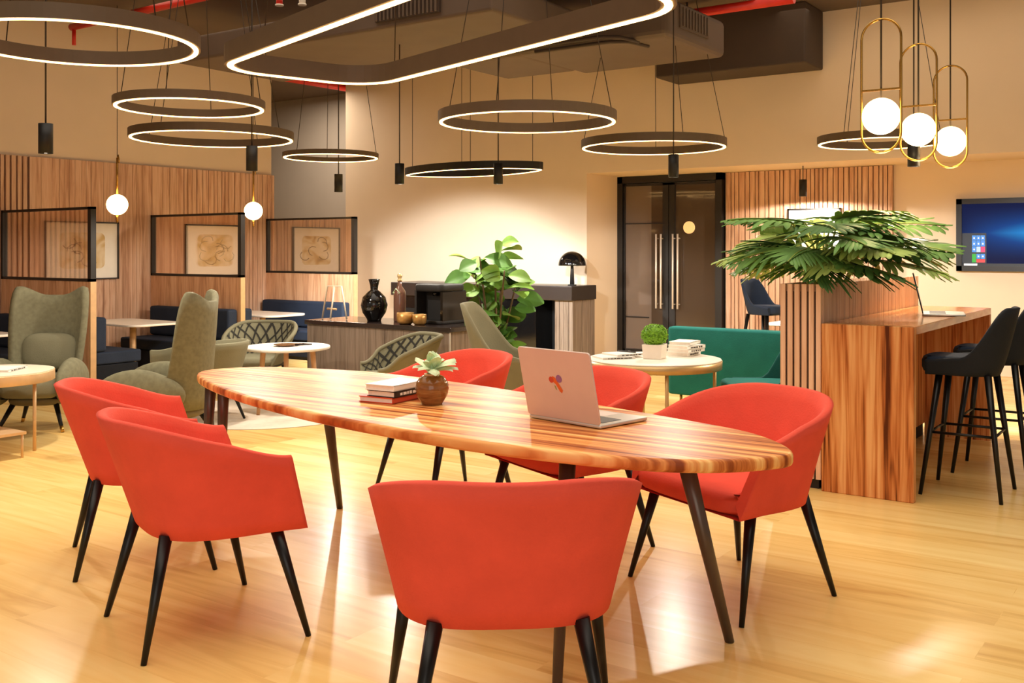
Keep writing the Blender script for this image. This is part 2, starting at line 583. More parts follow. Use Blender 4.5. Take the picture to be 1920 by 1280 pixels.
# double glass door
d = bpy.data.objects.new('door_1', None); COL.objects.link(d)
d.location = (-6.08, 12.38, 0); d['kind'] = 'structure'
H2 = 2.42
bm = B()
bx(bm, -.77, -.69, -.06, .06, 0, H2); bx(bm, .69, .77, -.06, .06, 0, H2); bx(bm, -.77, .77, -.06, .06, H2 - .09, H2)
obj('door_frame', bm, M['doorframe'], d)
for sx in (-1, 1):
    bm = B()
    a, b = (-.685, -.005) if sx < 0 else (.005, .685)
    st = .085
    if sx < 0:
        bx(bm, b - st, b, -.03, .03, .01, H2 - .1); bx(bm, a, a + .02, -.03, .03, .01, H2 - .1)
        bx(bm, a, b, -.03, .03, .01, .06); bx(bm, a, b, -.03, .03, H2 - .13, H2 - .1)
        bx(bm, a, b - st, -.022, .02, 1.77, 1.785); bx(bm, a, b - .3, -.022, .02, .49, .505)
    else:
        bx(bm, a, a + st, -.03, .03, .01, H2 - .1); bx(bm, b - .02, b, -.03, .03, .01, H2 - .1)
        bx(bm, a, b, -.03, .03, .01, .06); bx(bm, a, b, -.03, .03, H2 - .13, H2 - .1)
    leaf = obj('door_leaf', bm, M['doorframe'], d)
    if sx < 0:
        obj('door_glass', bx(B(), a + .02, -.27, -.006, .006, .06, H2 - .13), M['doorglass2'], leaf)
        obj('door_glass', bx(B(), -.27, b - st, -.006, .006, .06, H2 - .13), M['doorglass'], leaf)
    else:
        obj('door_glass', bx(B(), a + st, b - .02, -.006, .006, .06, H2 - .13), M['doorglass'], leaf)
        obj('reflected_lamp_disc', cyl(B(), (.29, -.02, 1.715), (.29, -.006, 1.715), .082, n=28), M['disc'], leaf, label='round cream disc in place of a lamp reflection')  # disc added for a lamp reflected in the door glass
    for off in (.088, .158):
        bm = B(); x = sx * off
        cyl(bm, (x, -.09, .63), (x, -.09, 1.63), .013)
        for z in (.69, 1.57):
            cyl(bm, (x, -.09, z), (x, -.02, z), .009)
        obj('door_handle', bm, M['steel'], leaf)

# ================================================================== CEILING SERVICES
def duct_thing(name, label, cat):
    return thing(name, label, cat)

t = duct_thing('air_conditioning_unit', 'big dark boxed air conditioning unit against the upper wall, right of centre', 'air conditioner')
bm = B(); bx(bm, -5.52, -3.71, 10.86, 11.47, 3.46, ZC)
obj('casing', bm, M['duct_dark'], t, bevel=.02)
t = duct_thing('ceiling_duct', 'grey brown ceiling duct with a side vent grille, in front of the dark box unit', 'duct')
bm = B(); bx(bm, -5.9, -4.2, 8.5, 9.85, 3.4, 3.78)
bx(bm, -6.9, -5.9, 8.6, 9.75, 3.42, 3.76)
obj('duct_body', bm, M['duct'], t, bevel=.06)
bm = B(); bx(bm, -4.215, -4.185, 8.75, 9.4, 3.52, 3.74)
g = obj('vent_grille', bm, M['grille'], t)
bm = B()
for k in range(9):
    bx(bm, -4.188, -4.172, 8.8 + k * .068, 8.825 + k * .068, 3.54, 3.72)
obj('louvre', bm, M['duct'], g)
t = duct_thing('ceiling_duct', 'long ceiling duct with a wide slotted grille above the long bent lamp', 'duct')
bm = B(); bx(bm, -9.2, -5.0, 6.85, 8.35, 3.42, 3.68)
obj('duct_body', bm, M['duct'], t, bevel=.03)
bm = B(); bx(bm, -6.3, -5.55, 6.825, 6.86, 3.48, 3.66)
g = obj('vent_grille', bm, M['duct_dark'], t)
bm = B()
for k in range(16):
    bx(bm, -6.28 + k * .046, -6.262 + k * .046, 6.81, 6.83, 3.49, 3.65)
obj('louvre', bm, M['duct'], g)
for i, (y0, zz) in enumerate(((7.3, 3.4), (7.5, 3.39))):
    bm = B()
    tube(bm, [(-5.6, y0 + .9, zz), (-4.75, y0 + .9, zz), (-4.6, y0 + 1.0, zz), (-4.55, y0 + 1.3, zz)], .018)
    tag(obj('conduit', bm, M['duct_dark']), ('thin grey conduit running below the duct, nearer of two', 'thin grey conduit running below the duct, farther of two')[i], 'pipe')
t = thing('sprinkler_pipe', 'red sprinkler pipe with a drop end near the left wall', 'pipe')
bm = B(); cyl(bm, (-10.85, 6.65, 3.98), (-6.3, 6.6, 3.98), .04)
obj('pipe', bm, M['redpipe'], t)
bm = B(); cyl(bm, (-10.8, 6.65, 3.97), (-10.8, 6.65, 3.77), .022)
obj('sprinkler_drop', bm, M['redpipe'], t)
for lab, pts, r in (('red pipe under the ceiling of the grey recess', [(-11.5, 9.9, 3.99), (-11.42, 11.0, 3.99), (-11.35, 12.7, 3.99)], .06), ('red pipe at the top edge above the dark box unit', [(-6.0, 10.2, 4.0), (-4.8, 10.2, 4.0), (-3.6, 10.2, 4.0)], .05)):
    t = thing('sprinkler_pipe', lab, 'pipe')
    obj('pipe', tube(B(), pts, r, n=12), M['redpipe'], t)
    bm = B(); cyl(bm, pts[1], (pts[1][0], pts[1][1], ZC), .012, n=8)
    obj('hanger', bm, M['duct_dark'], t)
for i, (x, y) in enumerate((SPR1, SPR2)):
    bm = B(); cyl(bm, (x, y, ZC), (x, y, ZC - .1), .035); 
    t = thing('ceiling_sprinkler', ('small red sprinkler head at the top of the picture', 'small pale ceiling sensor beside the red sprinkler head')[i], ('sprinkler', 'sensor')[i])
    if i: t.name = 'ceiling_sensor'
    obj('body', bm, M['redpipe'] if i == 0 else M['white'], t)
    bm = B(); cyl(bm, (x, y, ZC - .1), (x, y, ZC - .115), .045)
    obj('cap', bm, M['white'], t)

# ================================================================== RING LAMPS
def band(bm, out, w, z0, z1):
    """closed strip of width w following outline `out`"""
    N = len(out)
    L = [[], [], [], []]
    for i in range(N):
        a = Vector(out[i - 1][:2]); b = Vector(out[(i + 1) % N][:2])
        d = (b - a).normalized(); nn = Vector((d.y, -d.x)); p = Vector(out[i][:2])
        for k, (o, z) in enumerate(((w / 2, z0), (w / 2, z1), (-w / 2, z1), (-w / 2, z0))):
            L[k].append(bm.verts.new((p.x + nn.x * o, p.y + nn.y * o, z)))
    for k in range(4):
        a, b = L[k], L[(k + 1) % 4]
        for i in range(N):
            bm.faces.new((a[i], a[(i + 1) % N], b[(i + 1) % N], b[i]))
    return bm

def loop_lamp(label, loc, out, rz=0, w=.046, h=.1, angs=(0, .33, .66), pull=.55, body='ringbody', name='ring_pendant_lamp', led=.5):
    h = h * .74 if name == 'ring_pendant_lamp' else h
    t = thing(name, label, 'pendant lamp', loc, rz, 'ring pendants hung from the dark ceiling' if name == 'ring_pendant_lamp' else None)
    obj('lamp_body', band(B(), out, w, 0, h), M[body], t)
    obj('light_strip', band(B(), out, w * led, -.006, .004), M['led'], t)
    N = len(out)
    top = ZC - loc[2]
    for f in angs:
        p = out[int(f * N) % N]
        obj('cable', cyl(B(), (p[0], p[1], h), (p[0] * pull, p[1] * pull, top), .0035, n=6), M['cable'], t)
    cn = obj('ceiling_canopy', cyl(B(), (0, 0, top - .03), (0, 0, top), .07, n=20), M['ringblack'], t)
    return t

def rad(D): return circ(D / 2 - .03, 72)
loop_lamp('large glowing ring pendant cut by the upper left picture edge', (-4.80, 2.97, 2.47), rad(1.23), angs=(.02, .2, .52, .77), h=.1)
loop_lamp('smaller upper ring of the two stacked ring pendants at left', (-6.27, 4.79, 2.47), rad(1.10), angs=(.1, .35, .6, .85), h=.08)
loop_lamp('wider lower ring of the two stacked ring pendants at left', (-7.86, 6.26, 2.47), rad(1.53), angs=(.05, .3, .55, .8), h=.1)
loop_lamp('small thin ring pendant in front of the grey recess', (-8.35, 8.31, 2.47), rad(1.10), angs=(.1, .4, .75), h=.07)
loop_lamp('large ring pendant in the middle above the back wall', (-4.61, 6.80, 2.45), rad(1.46), angs=(.05, .3, .55, .8), h=.11)
loop_lamp('ring pendant hanging in front of the dark glass door', (-4.76, 9.32, 2.46), rad(1.49), angs=(.08, .33, .58, .9), h=.11)
loop_lamp('ring pendant partly behind the three brass globe pendants', (-2.78, 10.4, 2.48), rad(1.25), angs=(.1, .4, .7), h=.1)
loop_lamp('long rounded rectangular lamp loop crossing the top of the picture', (-3.345, 3.955, 2.48), rrect(2.80, 1.05, .30, 8), R(-17), w=.07, h=.11,
          angs=(.02, .27, .5, .77), pull=.8, name='loop_pendant_lamp')
loop_lamp('dark thin pointed loop lamp near the back wall above the wall wash', (-7.3, 9.6, 2.335), spline([(1.2 * a_, 1.1 * b_) for a_, b_ in ((-.78, -.12), (-.2, -.42), (.45, -.36), (.78, .1), (.2, .42), (-.45, .38))], 8), R(-4), w=.055, h=.085,
          angs=(.1, .3, .6, .85), pull=1.0, body='ringblack', name='loop_pendant_lamp', led=.4)

# black cylinder downlights
SPOTS = [(-6.42, 3.75, .12, 'black cylinder downlight hanging above the slatted wall at far left'),
         (-6.44, 5.52, .10, 'black cylinder downlight just under the stacked rings'),
         (-8.04, 8.12, .17, 'black cylinder downlight in front of the grey recess'),
         (-6.57, 7.47, .21, 'black cylinder downlight at the left tip of the pointed loop lamp'),
         (-5.78, 8.02, .21, 'black cylinder downlight behind the pointed loop lamp'),
         (-3.96, 8.14, .20, 'black cylinder downlight in front of the glass door'),
         (-4.11, 11.95, .20, 'black cylinder downlight before the slatted wall with the picture'),
         (-1.94, 8.16, .16, 'black cylinder downlight behind the middle brass pendant')]
for x, y, hh, lab in SPOTS:
    hh = .20
    t = thing('downlight', lab, 'downlight', (x, y, 2.06), 0, 'black cylinder downlights')
    bm = B(); lathe(bm, [(0, .02), (.036, .02), (.040, 0), (.046, 0), (.046, hh), (0, hh)], n=24)
    obj('lamp_body', bm, M['ringblack'], t)
    obj('lens', cyl(B(), (0, 0, .006), (0, 0, .018), .034, n=20), M['spotled'], t)
    obj('cable', cyl(B(), (0, 0, hh), (0, 0, (ZC if y < 11.5 else 2.425) - 2.06), .006, n=8), M['cable'], t)
    L = bpy.data.lights.new('downlight_spot', 'SPOT')
    L.energy = SPOT_W; L.color = (1, .9, .77); L.spot_size = R(172); L.spot_blend = .12; L.shadow_soft_size = .03
    lo = bpy.data.objects.new('downlight_spot', L); COL.objects.link(lo); lo.parent = t; lo.location = (0, 0, -.01)
    if WASH.get(lab.split()[-1]):
        e, az, pitch, half = WASH[lab.split()[-1]]
        L = bpy.data.lights.new('wall_wash_spot', 'SPOT')
        L.energy = e; L.color = (.93, .97, 1); L.spot_size = R(half * 2); L.spot_blend = .35; L.shadow_soft_size = .04
        lo = bpy.data.objects.new('wall_wash_spot', L); COL.objects.link(lo); lo.parent = t; lo.location = (0, 0, -.015)
        lo.rotation_euler = (R(90 - pitch), 0, R(az))

# brass loop pendants over the bar
for lab, (x, y), fz in (('brass loop pendant with glowing globe, nearest and largest of three over the bar', (-1.736, 6.485), 1), ('middle one of three brass loop globe pendants over the bar', (-1.718, 7.354), .97), ('farthest and lowest of three brass loop globe pendants', (-1.703, 8.291), .94)):
    t = thing('globe_pendant', lab, 'pendant lamp', (x, y, 2.25), 0, 'brass loop pendants over the bar')
    rr = []
    for px, pz in rrect(.24, .83 * fz, .12, 8, 0, .19): rr.append((px, 0, pz))
    obj('brass_loop', tube(B(), rr, .0075, True), M['gold'], t)
    obj('crossbar', box(B(), (0, 0, .165), (.24, .018, .012)), M['gold'], t)
    gl = B(); bmesh.ops.create_uvsphere(gl, u_segments=32, v_segments=20, radius=.114)
    obj('globe', gl, M['globe'], t, smooth=True)
    obj('stem', cyl(B(), (0, 0, .11), (0, 0, ZC - 2.25), .006, n=8), M['cable'], t)
    L = bpy.data.lights.new('globe_light', 'POINT'); L.energy = 14; L.color = (1, .74, .42); L.shadow_soft_size = .13
    lo = bpy.data.objects.new('globe_light', L); COL.objects.link(lo); lo.parent = t; lo.location = (0, 0, -.28)

for lab, (x, y), z in (('glowing globe pendant over the first booth table', (-10.05, 6.706), 1.92), ('glowing globe pendant over the second booth table', (-10.05, 8.639), 1.91)):
    t = thing('booth_pendant', lab, 'pendant lamp', (x, y, z), 0, 'globe pendants over the booths')
    gl = B(); bmesh.ops.create_uvsphere(gl, u_segments=28, v_segments=18, radius=.115)
    obj('globe', gl, M['globe'], t, smooth=True)
    bm = B(); cyl(bm, (0, 0, .11), (0, 0, .52), .012, n=10); cyl(bm, (0, 0, -.11), (0, 0, -.2), .012, n=10)
    tube(bm, [(0, 0, .5), (.02, 0, .55), (.035, 0, .5), (.035, 0, .46)], .007)
    obj('brass_stem', bm, M['gold'], t)
    obj('cable', cyl(B(), (0, 0, .52), (0, 0, ZC - z), .004, n=6), M['cable'], t)

# ================================================================== TUB SHELL GENERATOR
def upath(s, w, yf, yb, n, dk=1.15, fl=0, a=.6):
    d = min(yf - yb, w * dk)
    y0 = yb + d
    q = abs(s); sg = 1 if s >= 0 else -1
    if q >= a:
        return Vector((sg * w * (1 + fl * (q - a) / (1 - a)), y0 + (yf - y0) * (q - a) / (1 - a)))
    th = q / a * PI / 2
    return Vector((sg * w * math.sin(th) ** (2 / n), yb + d * (1 - math.cos(th) ** (2 / n))))

class Tub:
    """upholstered shell: U shaped wall lofted from a bottom path to a rim path of varying height; faces +Y"""
    def __init__(s, bot, rim, zbot, ztop, thick=.045, seat=.46, ease=1.0, a=.6, zref=None):
        s.bot, s.rim, s.zbot, s.ztop, s.thick, s.seat, s.ease, s.a = bot, rim, zbot, ztop, thick, seat, ease, a
        s.zref = zref or max(ztop(0), ztop(.3))
    def xy(s, q, z):
        """plan position on the shell at path q and height z"""
        t = max(0, (z - s.zbot) / (s.zref - s.zbot)) ** s.ease
        return upath(q, *s.bot, a=s.a).lerp(upath(q, *s.rim, a=s.a), t)
    def nrm(s, q, z):
        e = .02
        a = s.xy(max(-1, q - e), z); b = s.xy(min(1, q + e), z)
        d = b - a
        if d.length < 1e-6: return Vector((0, -1))
        d.normalize()
        n = Vector((d.y, -d.x))
        c = s.xy(q, z) - Vector((0, (s.bot[1] + s.bot[2]) / 2))
        return n if n.dot(c) >= 0 else -n
    def out(s, q, t, off=0):
        z = s.zbot + (s.ztop(q) - s.zbot) * t
        p = s.xy(q, z) + s.nrm(q, z) * off
        return Vector((p.x, p.y, z))
    def inn(s, q, t, extra=0):
        z0 = s.seat - .03
        z = z0 + max(.002, s.ztop(q) - z0) * t
        th = s.thick * (1.25 - .25 * t) - extra
        p = s.xy(q, z) - s.nrm(q, z) * th
        return Vector((p.x, p.y, z))
    def build(s, bm, ns=49, nt=7, mo=0, mi=0):
        prof = []
        for i in range(ns):
            q = -1 + 2 * i / (ns - 1)
            P = [s.out(q, j / nt) for j in range(nt + 1)]
            top = P[-1]; it = s.inn(q, 1)
            P.append((top + it) / 2 + Vector((0, 0, s.thick * .22)))
            P += [s.inn(q, 1 - j / nt) for j in range(nt + 1)]
            prof.append([bm.verts.new(p) for p in P])
        m = len(prof[0])
        for i in range(ns - 1):
            for j in range(m - 1):
                f = bm.faces.new((prof[i][j], prof[i + 1][j], prof[i + 1][j + 1], prof[i][j + 1]))
                f.smooth = True
                f.material_index = mo if j <= nt else mi
        # ends of the arms
        for P in (prof[0], prof[-1]):
            for j in range(nt):
                f = bm.faces.new((P[j], P[j + 1], P[m - 2 - j], P[m - 1 - j]))
                f.smooth = False
            bm.faces.new((P[nt], P[nt + 1], P[nt + 2]))
        # underside
        f = bm.faces.new([p[0] for p in prof])
        f.smooth = False
        return bm
    def cushion(s, bm, z0, z1, front, rnd=.03, inset=.0, n=33, bow=.02):
        out = []
        for i in range(n):
            q = -1 + 2 * i / (n - 1)
            p = s.inn(q, 0, inset * -1)
            zz = min(z1, s.seat)
            p2 = s.xy(q, zz) - s.nrm(q, zz) * (s.thick * 1.15 + inset)
            out.append((p2.x, min(p2.y, front - .03)))
        a, b = out[-1], out[0]
        for k in range(9):
            t = k / 8
            x = a[0] + (b[0] - a[0]) * t
            out.append((x * (1 - .0), front + bow * (1 - (2 * t - 1) ** 2) - .03 * abs(2 * t - 1) ** 6))
        # drop doubled points
        clean = [out[0]]
        for p in out[1:]:
            if (Vector(p) - Vector(clean[-1])).length > .004: clean.append(p)
        return prism(bm, clean, z0, z1, rnd)

# ================================================================== RED ARMCHAIRS
def red_z(q):
    return .673 + .141 * (1 - smooth(.15, 1.0, abs(q)))
RED = Tub((.318, .291, -.22, 3.1, 1.15, .06), (.408, .165, -.37, 1.85, .744, .05), .395, red_z, .036, .475, 1.0, .6, .814)
def red_chair():
    t = thing('armchair', '', 'chair', group='coral red armchairs around the long table')
    obj('tub_shell', RED.build(B()), M['red'], t)
    obj('seat', RED.cushion(B(), .402, .485, .305, .03, 0, 33, .012), M['red'], t)
    for sx in (-1, 1):
        for tx, ty, fx, fy in ((.285, .185, .345, .29), (.20, -.185, .28, -.282)):
            obj('leg', cyl(B(), (sx * tx, ty, .408), (sx * fx, fy, 0), .024, .0105, n=12), M['black'], t)
    return t
REDS = [((-4.107, 2.864), 58.5, 'coral red armchair at far left, behind the nearer left one'),
        ((-3.178, 2.478), 69, 'coral red armchair at front left seen from its side'),
        ((-1.713, 2.408), 129, 'coral red armchair nearest the camera, seen from behind'),
        ((-1.673, 4.025), 245.5, 'coral red armchair at the right end of the table with its seat showing'),
        ((-3.66, 4.57), 247, 'coral red armchair behind the table beside the brown vase'),
        ((-2.596, 4.21), 247, 'coral red armchair behind the table, behind the silver laptop')]
first = None
for (x, y), a, lab in REDS:
    o = red_chair() if first is None else dup(first)
    first = first or o
    o.location = (x, y, 0); o.rotation_euler = (0, 0, R(a - 90)); o['label'] = lab

# ================================================================== LONG TABLE
t = thing('meeting_table', 'long boat shaped table in glossy striped orange wood on dark tapered legs', 'table', (-2.95, 3.5, 0))
TP = [(-1.19, 3.36), (-1.22, 3.20), (-1.40, 3.02), (-1.70, 2.92), (-2.20, 2.885), (-2.71, 2.93), (-3.26, 3.03), (-3.84, 3.20), (-4.40, 3.44), (-4.68, 3.64), (-4.68, 3.86), (-4.48, 4.05), (-3.87, 4.18), (-3.05, 4.08), (-2.4, 3.91), (-1.8, 3.74), (-1.42, 3.60)]
out = [(p.x + 2.95, p.y - 3.5) for p in spline([Vector((a, b)) for a, b in TP], 7)]
obj('tabletop', prism(B(), out, .695, .74, .012), M['table'], t)
LEGS = [((-1.55, 3.27), (-1.46, 3.46)), ((-1.90, 3.06), (-1.78, 2.80)), ((-3.78, 3.72), (-3.97, 4.02)), ((-4.47, 3.55), (-4.72, 3.70)), ((-4.33, 3.52), (-4.60, 3.72))]
for (a, b) in LEGS:
    bm = B(); cyl(bm, (a[0] + 2.95, a[1] - 3.5, .697), (b[0] + 2.95, b[1] - 3.5, 0), .031, .017, n=18)
    obj('leg', bm, M['bronze'], t)
bm = B()
def bar(a, b, z, w=.04, h=.03):
    a = Vector((a[0] + 2.95, a[1] - 3.5, z)); b = Vector((b[0] + 2.95, b[1] - 3.5, z))
    d = b - a
    box(bm, (a + b) / 2, (d.length, w, h), Matrix.Rotation(math.atan2(d.y, d.x), 3, 'Z'))
bar((-1.55, 3.27), (-1.9, 3.06), .68); bar((-4.47, 3.55), (-3.78, 3.72), .68); bar((-4.4, 3.54), (-1.72, 3.2), .68)
obj('under_frame', bm, M['bronze'], t)

# ================================================================== TABLE OBJECTS
def laptop(label, hinge_l, ang, w, d, lid_h, tilt, mats, z, logo=False):
    t = thing('laptop', label, 'laptop', (hinge_l[0], hinge_l[1], z), ang)
    base = obj('keyboard_base', prism(B(), rrect(w, d, .012, 4, w / 2, d / 2), .003, .016, .003), M[mats[1]], t)
    bm = B(); bx(bm, .03, w - .03, .045, d * .55, .0158, .0172)
    obj('keyboard', bm, M['key'], base)
    obj('trackpad', bx(B(), w * .34, w * .66, d * .6, d * .93, .0158, .0165), M['alu'], base)
    Rm = Matrix.Translation((0, .004, .016)) @ Matrix.Rotation(tilt, 4, 'X')
    bm = prism(B(), rrect(w, lid_h, .014, 4, w / 2, lid_h / 2), -.004, .004, .002)
    bmesh.ops.rotate(bm, cent=(0, 0, 0), matrix=Matrix.Rotation(PI / 2, 3, 'X'), verts=bm.verts)
    bmesh.ops.transform(bm, matrix=Rm, verts=bm.verts)
    lid = obj('lid', bm, M[mats[0]], t)
    bm = bx(B(), .012, w - .012, .0041, .0052, .02, lid_h - .012)
    bmesh.ops.transform(bm, matrix=Rm, verts=bm.verts)
    obj('screen', bm, M['gloss'], lid)
    if logo:
        def flat(pts, c, nm, y=-.0046):
            b2 = B(); b2.faces.new([b2.verts.new((w / 2 + p[0] * 1.45, y, lid_h / 2 + p[1] * 1.45)) for p in pts])
            bmesh.ops.transform(b2, matrix=Rm, verts=b2.verts)
            obj(nm, b2, plain(nm, c, .4, vary=.05), lid)
        flat([(-.020, .017), (-.013, .024), (-.004, .020), (.018, -.014), (.013, -.022), (.006, -.018), (-.006, .002), (-.015, .008)], (226, 104, 44), 'orange_stroke')
        flat([(-.020 + .009 * math.cos(a * .5236), .013 + .009 * math.sin(a * .5236)) for a in range(12)], (206, 70, 50), 'red_dot', -.0048)
        flat([(.009 + .011 * math.cos(a * .449), .018 + .011 * math.sin(a * .449)) for a in range(14)], (150, 104, 160), 'purple_dot', -.0049)
        flat([(-.012, -.001), (-.006, -.004), (-.004, -.016), (-.009, -.012)], (150, 160, 90), 'green_stroke', -.0047)
    return t
laptop('open silver laptop with colourful emblem on its lid, on the long table', (-2.30, 3.40), R(-11), .385, .29, .285, R(13), ('alu', 'aluside'), .74, True)
t = laptop('thin open laptop on the bar counter seen from its edge', (-1.68, 7.30), R(-77), .36, .26, .27, R(13), ('gloss', 'aluside'), .987)

def book(label, loc, rz, w, d, h, cover, group, marks=0, pages='paper'):
    """w along x (short edge), d along y (spine runs along y at +x)"""
    t = thing('book', label, 'book', loc, rz, group)
    bm = B(); c = .004
    bx(bm, 0, w, 0, d, 0, c); bx(bm, 0, w, 0, d, h - c, h); bx(bm, w - c, w, 0, d, 0, h)
    cv = obj('cover', bm, M[cover], t)
    obj('pages', bx(B(), .004, w - c, .003, d - .003, c, h - c), M[pages], t)
    if marks:
        bm = B(); rnd = random.Random(marks)
        y = .04
        while y < d - .05:
            ww = rnd.uniform(.012, .03)
            bx(bm, w, w + .0008, y, y + ww, h * .28, h * (.5 + rnd.uniform(.1, .25)))
            y += ww + rnd.uniform(.004, .012)
        obj('spine_lettering', bm, M['bookw'] if cover != 'bookw' else M['ink'], t)
    return t
BX, BY = -3.165, 3.325
book('orange red book at the bottom of the stack beside the brown vase', (BX, BY, .741), R(6), .185, .27, .026, 'booko', 'books stacked on the long table')
book('black spined book in the middle of the stack beside the vase', (BX + .035, BY + .015, .7675), R(4), .155, .24, .028, 'bookb', 'books stacked on the long table', 3)
book('white book on top of the stack beside the vase', (BX + .03, BY + .008, .796), R(5), .16, .25, .026, 'bookw', 'books stacked on the long table')

t = thing('flower_vase', 'round brown glazed vase with pale green flower on the long table', 'vase', (-2.845, 3.45, .74))
obj('vase_body', lathe(B(), [(0, 0), (.044, 0), (.05, .012), (.068, .04), (.075, .07), (.070, .098), (.052, .122), (.03, .132), (.026, .131), (.024, .118), (0, .1)], n=36), M['clay'], t)
bm = B()
ring = [(.030 * math.cos(a), .030 * math.sin(a), .131) for a in [i * 2 * PI / 24 for i in range(24)]]
obj('vase_lip', tube(bm, ring, .006, True), M['hole'], t)
rnd = random.Random(4)
for k in range(26):
    a = rnd.uniform(0, 2 * PI); el = R(rnd.uniform(8, 85)); L = rnd.uniform(.085, .135)
    w = rnd.uniform(.018, .03)
    dv = Vector((math.cos(a) * math.cos(el), math.sin(a) * math.cos(el), math.sin(el)))
    sd = dv.cross(UP).normalized() if abs(dv.z) < .98 else Vector((1, 0, 0))
    base = Vector((0, 0, .142)) + dv * .01
    bm = B()
    def pet(u, v, base=base, dv=dv, sd=sd, L=L, w=w):
        wd = w * math.sin(PI * min(1, v * .93 + .07)) ** .8 * (1.0 if v < .97 else .3)
        dr = UP * (-.035 * v * v) + sd.cross(dv) * .012 * math.cos((u - .5) * PI)
        return base + dv * L * v + sd * wd * (u - .5) * 2 + dr
    grid(bm, pet, 5, 7)
    obj('petal', bm, M['petal'], t)
bm = B()
for k in range(6):
    a = k * 1.05
    tube(bm, [(0, 0, .1), (.012 * math.cos(a), .012 * math.sin(a), .135), (.03 * math.cos(a), .03 * math.sin(a), .16)], .003, n=6)
obj('stem', bm, M['petal'], t)
# ================================================================== BOOTHS
def partition(y, lab):
    t = thing('booth_partition', lab, 'partition', (-10.1, y, 0), 0, 'booth partitions along the slatted wall')
    x0, x1 = -.83, .84
    bm = B()
    x = x0
    rnd = random.Random(int(y * 10))
    while x < x1 - .01:
        w = min(rnd.uniform(.08, .2), x1 - x)
        bx(bm, x, x + w - .003, -.025, .025, 0, 1.1); x += w
    obj('wood_panel', bm, M['panel'], t)
    obj('edge_post', bx(B(), x1 - .001, x1 + .02, -.032, .032, 0, 1.1), M['beige'], t)
    bm = B()
    bx(bm, x0, x1 + .02, -.03, .03, 1.1, 1.128); bx(bm, x0, x1 + .02, -.03, .03, 1.825, 1.85)
    bx(bm, x0, x0 + .03, -.03, .03, 1.1, 1.85); bx(bm, x1 - .035, x1 + .02, -.03, .03, 1.1, 1.85)
    f = obj('pane_frame', bm, M['doorframe'], t)
    obj('pane', bx(B(), x0 + .03, x1 - .035, -.003, .003, 1.128, 1.825), M['pane'], f)
    return t
partition(5.9, 'booth partition at far left with a glazed black frame and a picture behind')
partition(7.79, 'middle booth partition with a glazed black frame between the globe pendants')
partition(9.65, 'rear booth partition with a glazed frame next to the grey recess')

def bench(y, sgn, x0, x1, lab):
    """sgn -1: faces the camera side (-Y), back at +Y"""
    t = thing('booth_bench', lab, 'bench', (0, y, 0), 0 if sgn < 0 else PI, 'navy booth benches')
    s = 1 if sgn < 0 else -1
    a, b = (x0, x1) if s > 0 else (-x1, -x0)
    obj('base', bx(B(), a, b, -.50, -.02, .04, .25), M['navydark'], t, bevel=.01)
    obj('seat', bx(B(), a, b, -.54, -.02, .255, .38), M['navy'], t, bevel=.02)
    obj('backrest', bx(B(), a, b, -.14, -.0, .384, .735), M['navy'], t, bevel=.03)
    obj('plinth', bx(B(), a + .05, b - .05, -.46, -.05, 0, .04), M['blackmatt'], t)
    return t
bench(5.86, -1, -10.8, -9.35, 'navy bench cut by the left picture edge, behind the sage winged armchair')
bench(5.94, 1, -10.8, -9.28, 'navy bench backing onto the far left partition, seen from its end')
bench(7.75, -1, -10.75, -9.28, 'navy bench facing the camera below the middle partition')
bench(7.83, 1, -10.8, -9.28, 'navy bench behind the middle partition, mostly hidden')
bench(9.61, -1, -10.85, -9.3, 'navy bench facing the camera below the rear partition, behind the wire stand')
def booth_table(y, lab):
    t = thing('booth_table', lab, 'table', (-10.02, y, 0), 0, 'white booth tables')
    obj('tabletop', prism(B(), rrect(1.1, .68, .16, 8), .59, .615, .006), M['white'], t)
    obj('leg', cyl(B(), (.05, 0, .015), (.05, 0, .592), .035, n=20), M['beige'], t)
    obj('foot_plate', cyl(B(), (.05, 0, 0), (.05, 0, .016), .2, n=28), M['beige'], t)
booth_table(4.95, 'white booth table just inside the left picture edge')
booth_table(6.85, 'white booth table with beige leg under the first globe pendant')
booth_table(8.72, 'white booth table under the second globe pendant')

def picture(name, lab, loc, rz, w, h, seed, lines=True, big=False):
    """hangs on a wall; front faces +X locally"""
    t = thing(name, lab, 'picture', loc, rz)
    bm = B(); f = .016
    bx(bm, 0, .03, -w / 2, w / 2, -h / 2, -h / 2 + f); bx(bm, 0, .03, -w / 2, w / 2, h / 2 - f, h / 2)
    bx(bm, 0, .03, -w / 2, -w / 2 + f, -h / 2, h / 2); bx(bm, 0, .03, w / 2 - f, w / 2, -h / 2, h / 2)
    obj('frame', bm, M['frame'], t)
    obj('mount', bx(B(), .001, .012, -w / 2 + f, w / 2 - f, -h / 2 + f, h / 2 - f), M['mat'], t)
    am = art_mat(seed)
    o = [(p[0], p[1]) for p in rrect(w * .62, h * .62, .07, 6)]
    bm = B(); bm.faces.new([bm.verts.new((.0135, p[0], p[1])) for p in o])
    a = obj('print', bm, am, t)
    if lines:
        bm = B(); rnd = random.Random(seed)
        for k in range(5):
            y0 = rnd.uniform(-.2, .24) * w; z0 = rnd.uniform(-.2, .2) * h
            pts = [Vector((.0145, y0 + .08 * w * math.cos(R(40 * i + 70 * k)) * (1 + .1 * i), z0 + .1 * h * math.sin(R(40 * i + 70 * k)))) for i in range(6)]
            tube(bm, pts, .0045, n=6)
        obj('drawn_lines', bm, M['twig'], a)
    return t
picture('framed_picture', 'framed abstract print on the timber wall in the first booth', (-10.93, 6.83, 1.41), 0, .94, .68, 3)
picture('framed_picture', 'framed abstract print on the timber wall in the second booth', (-10.93, 8.72, 1.41), 0, .94, .68, 8)
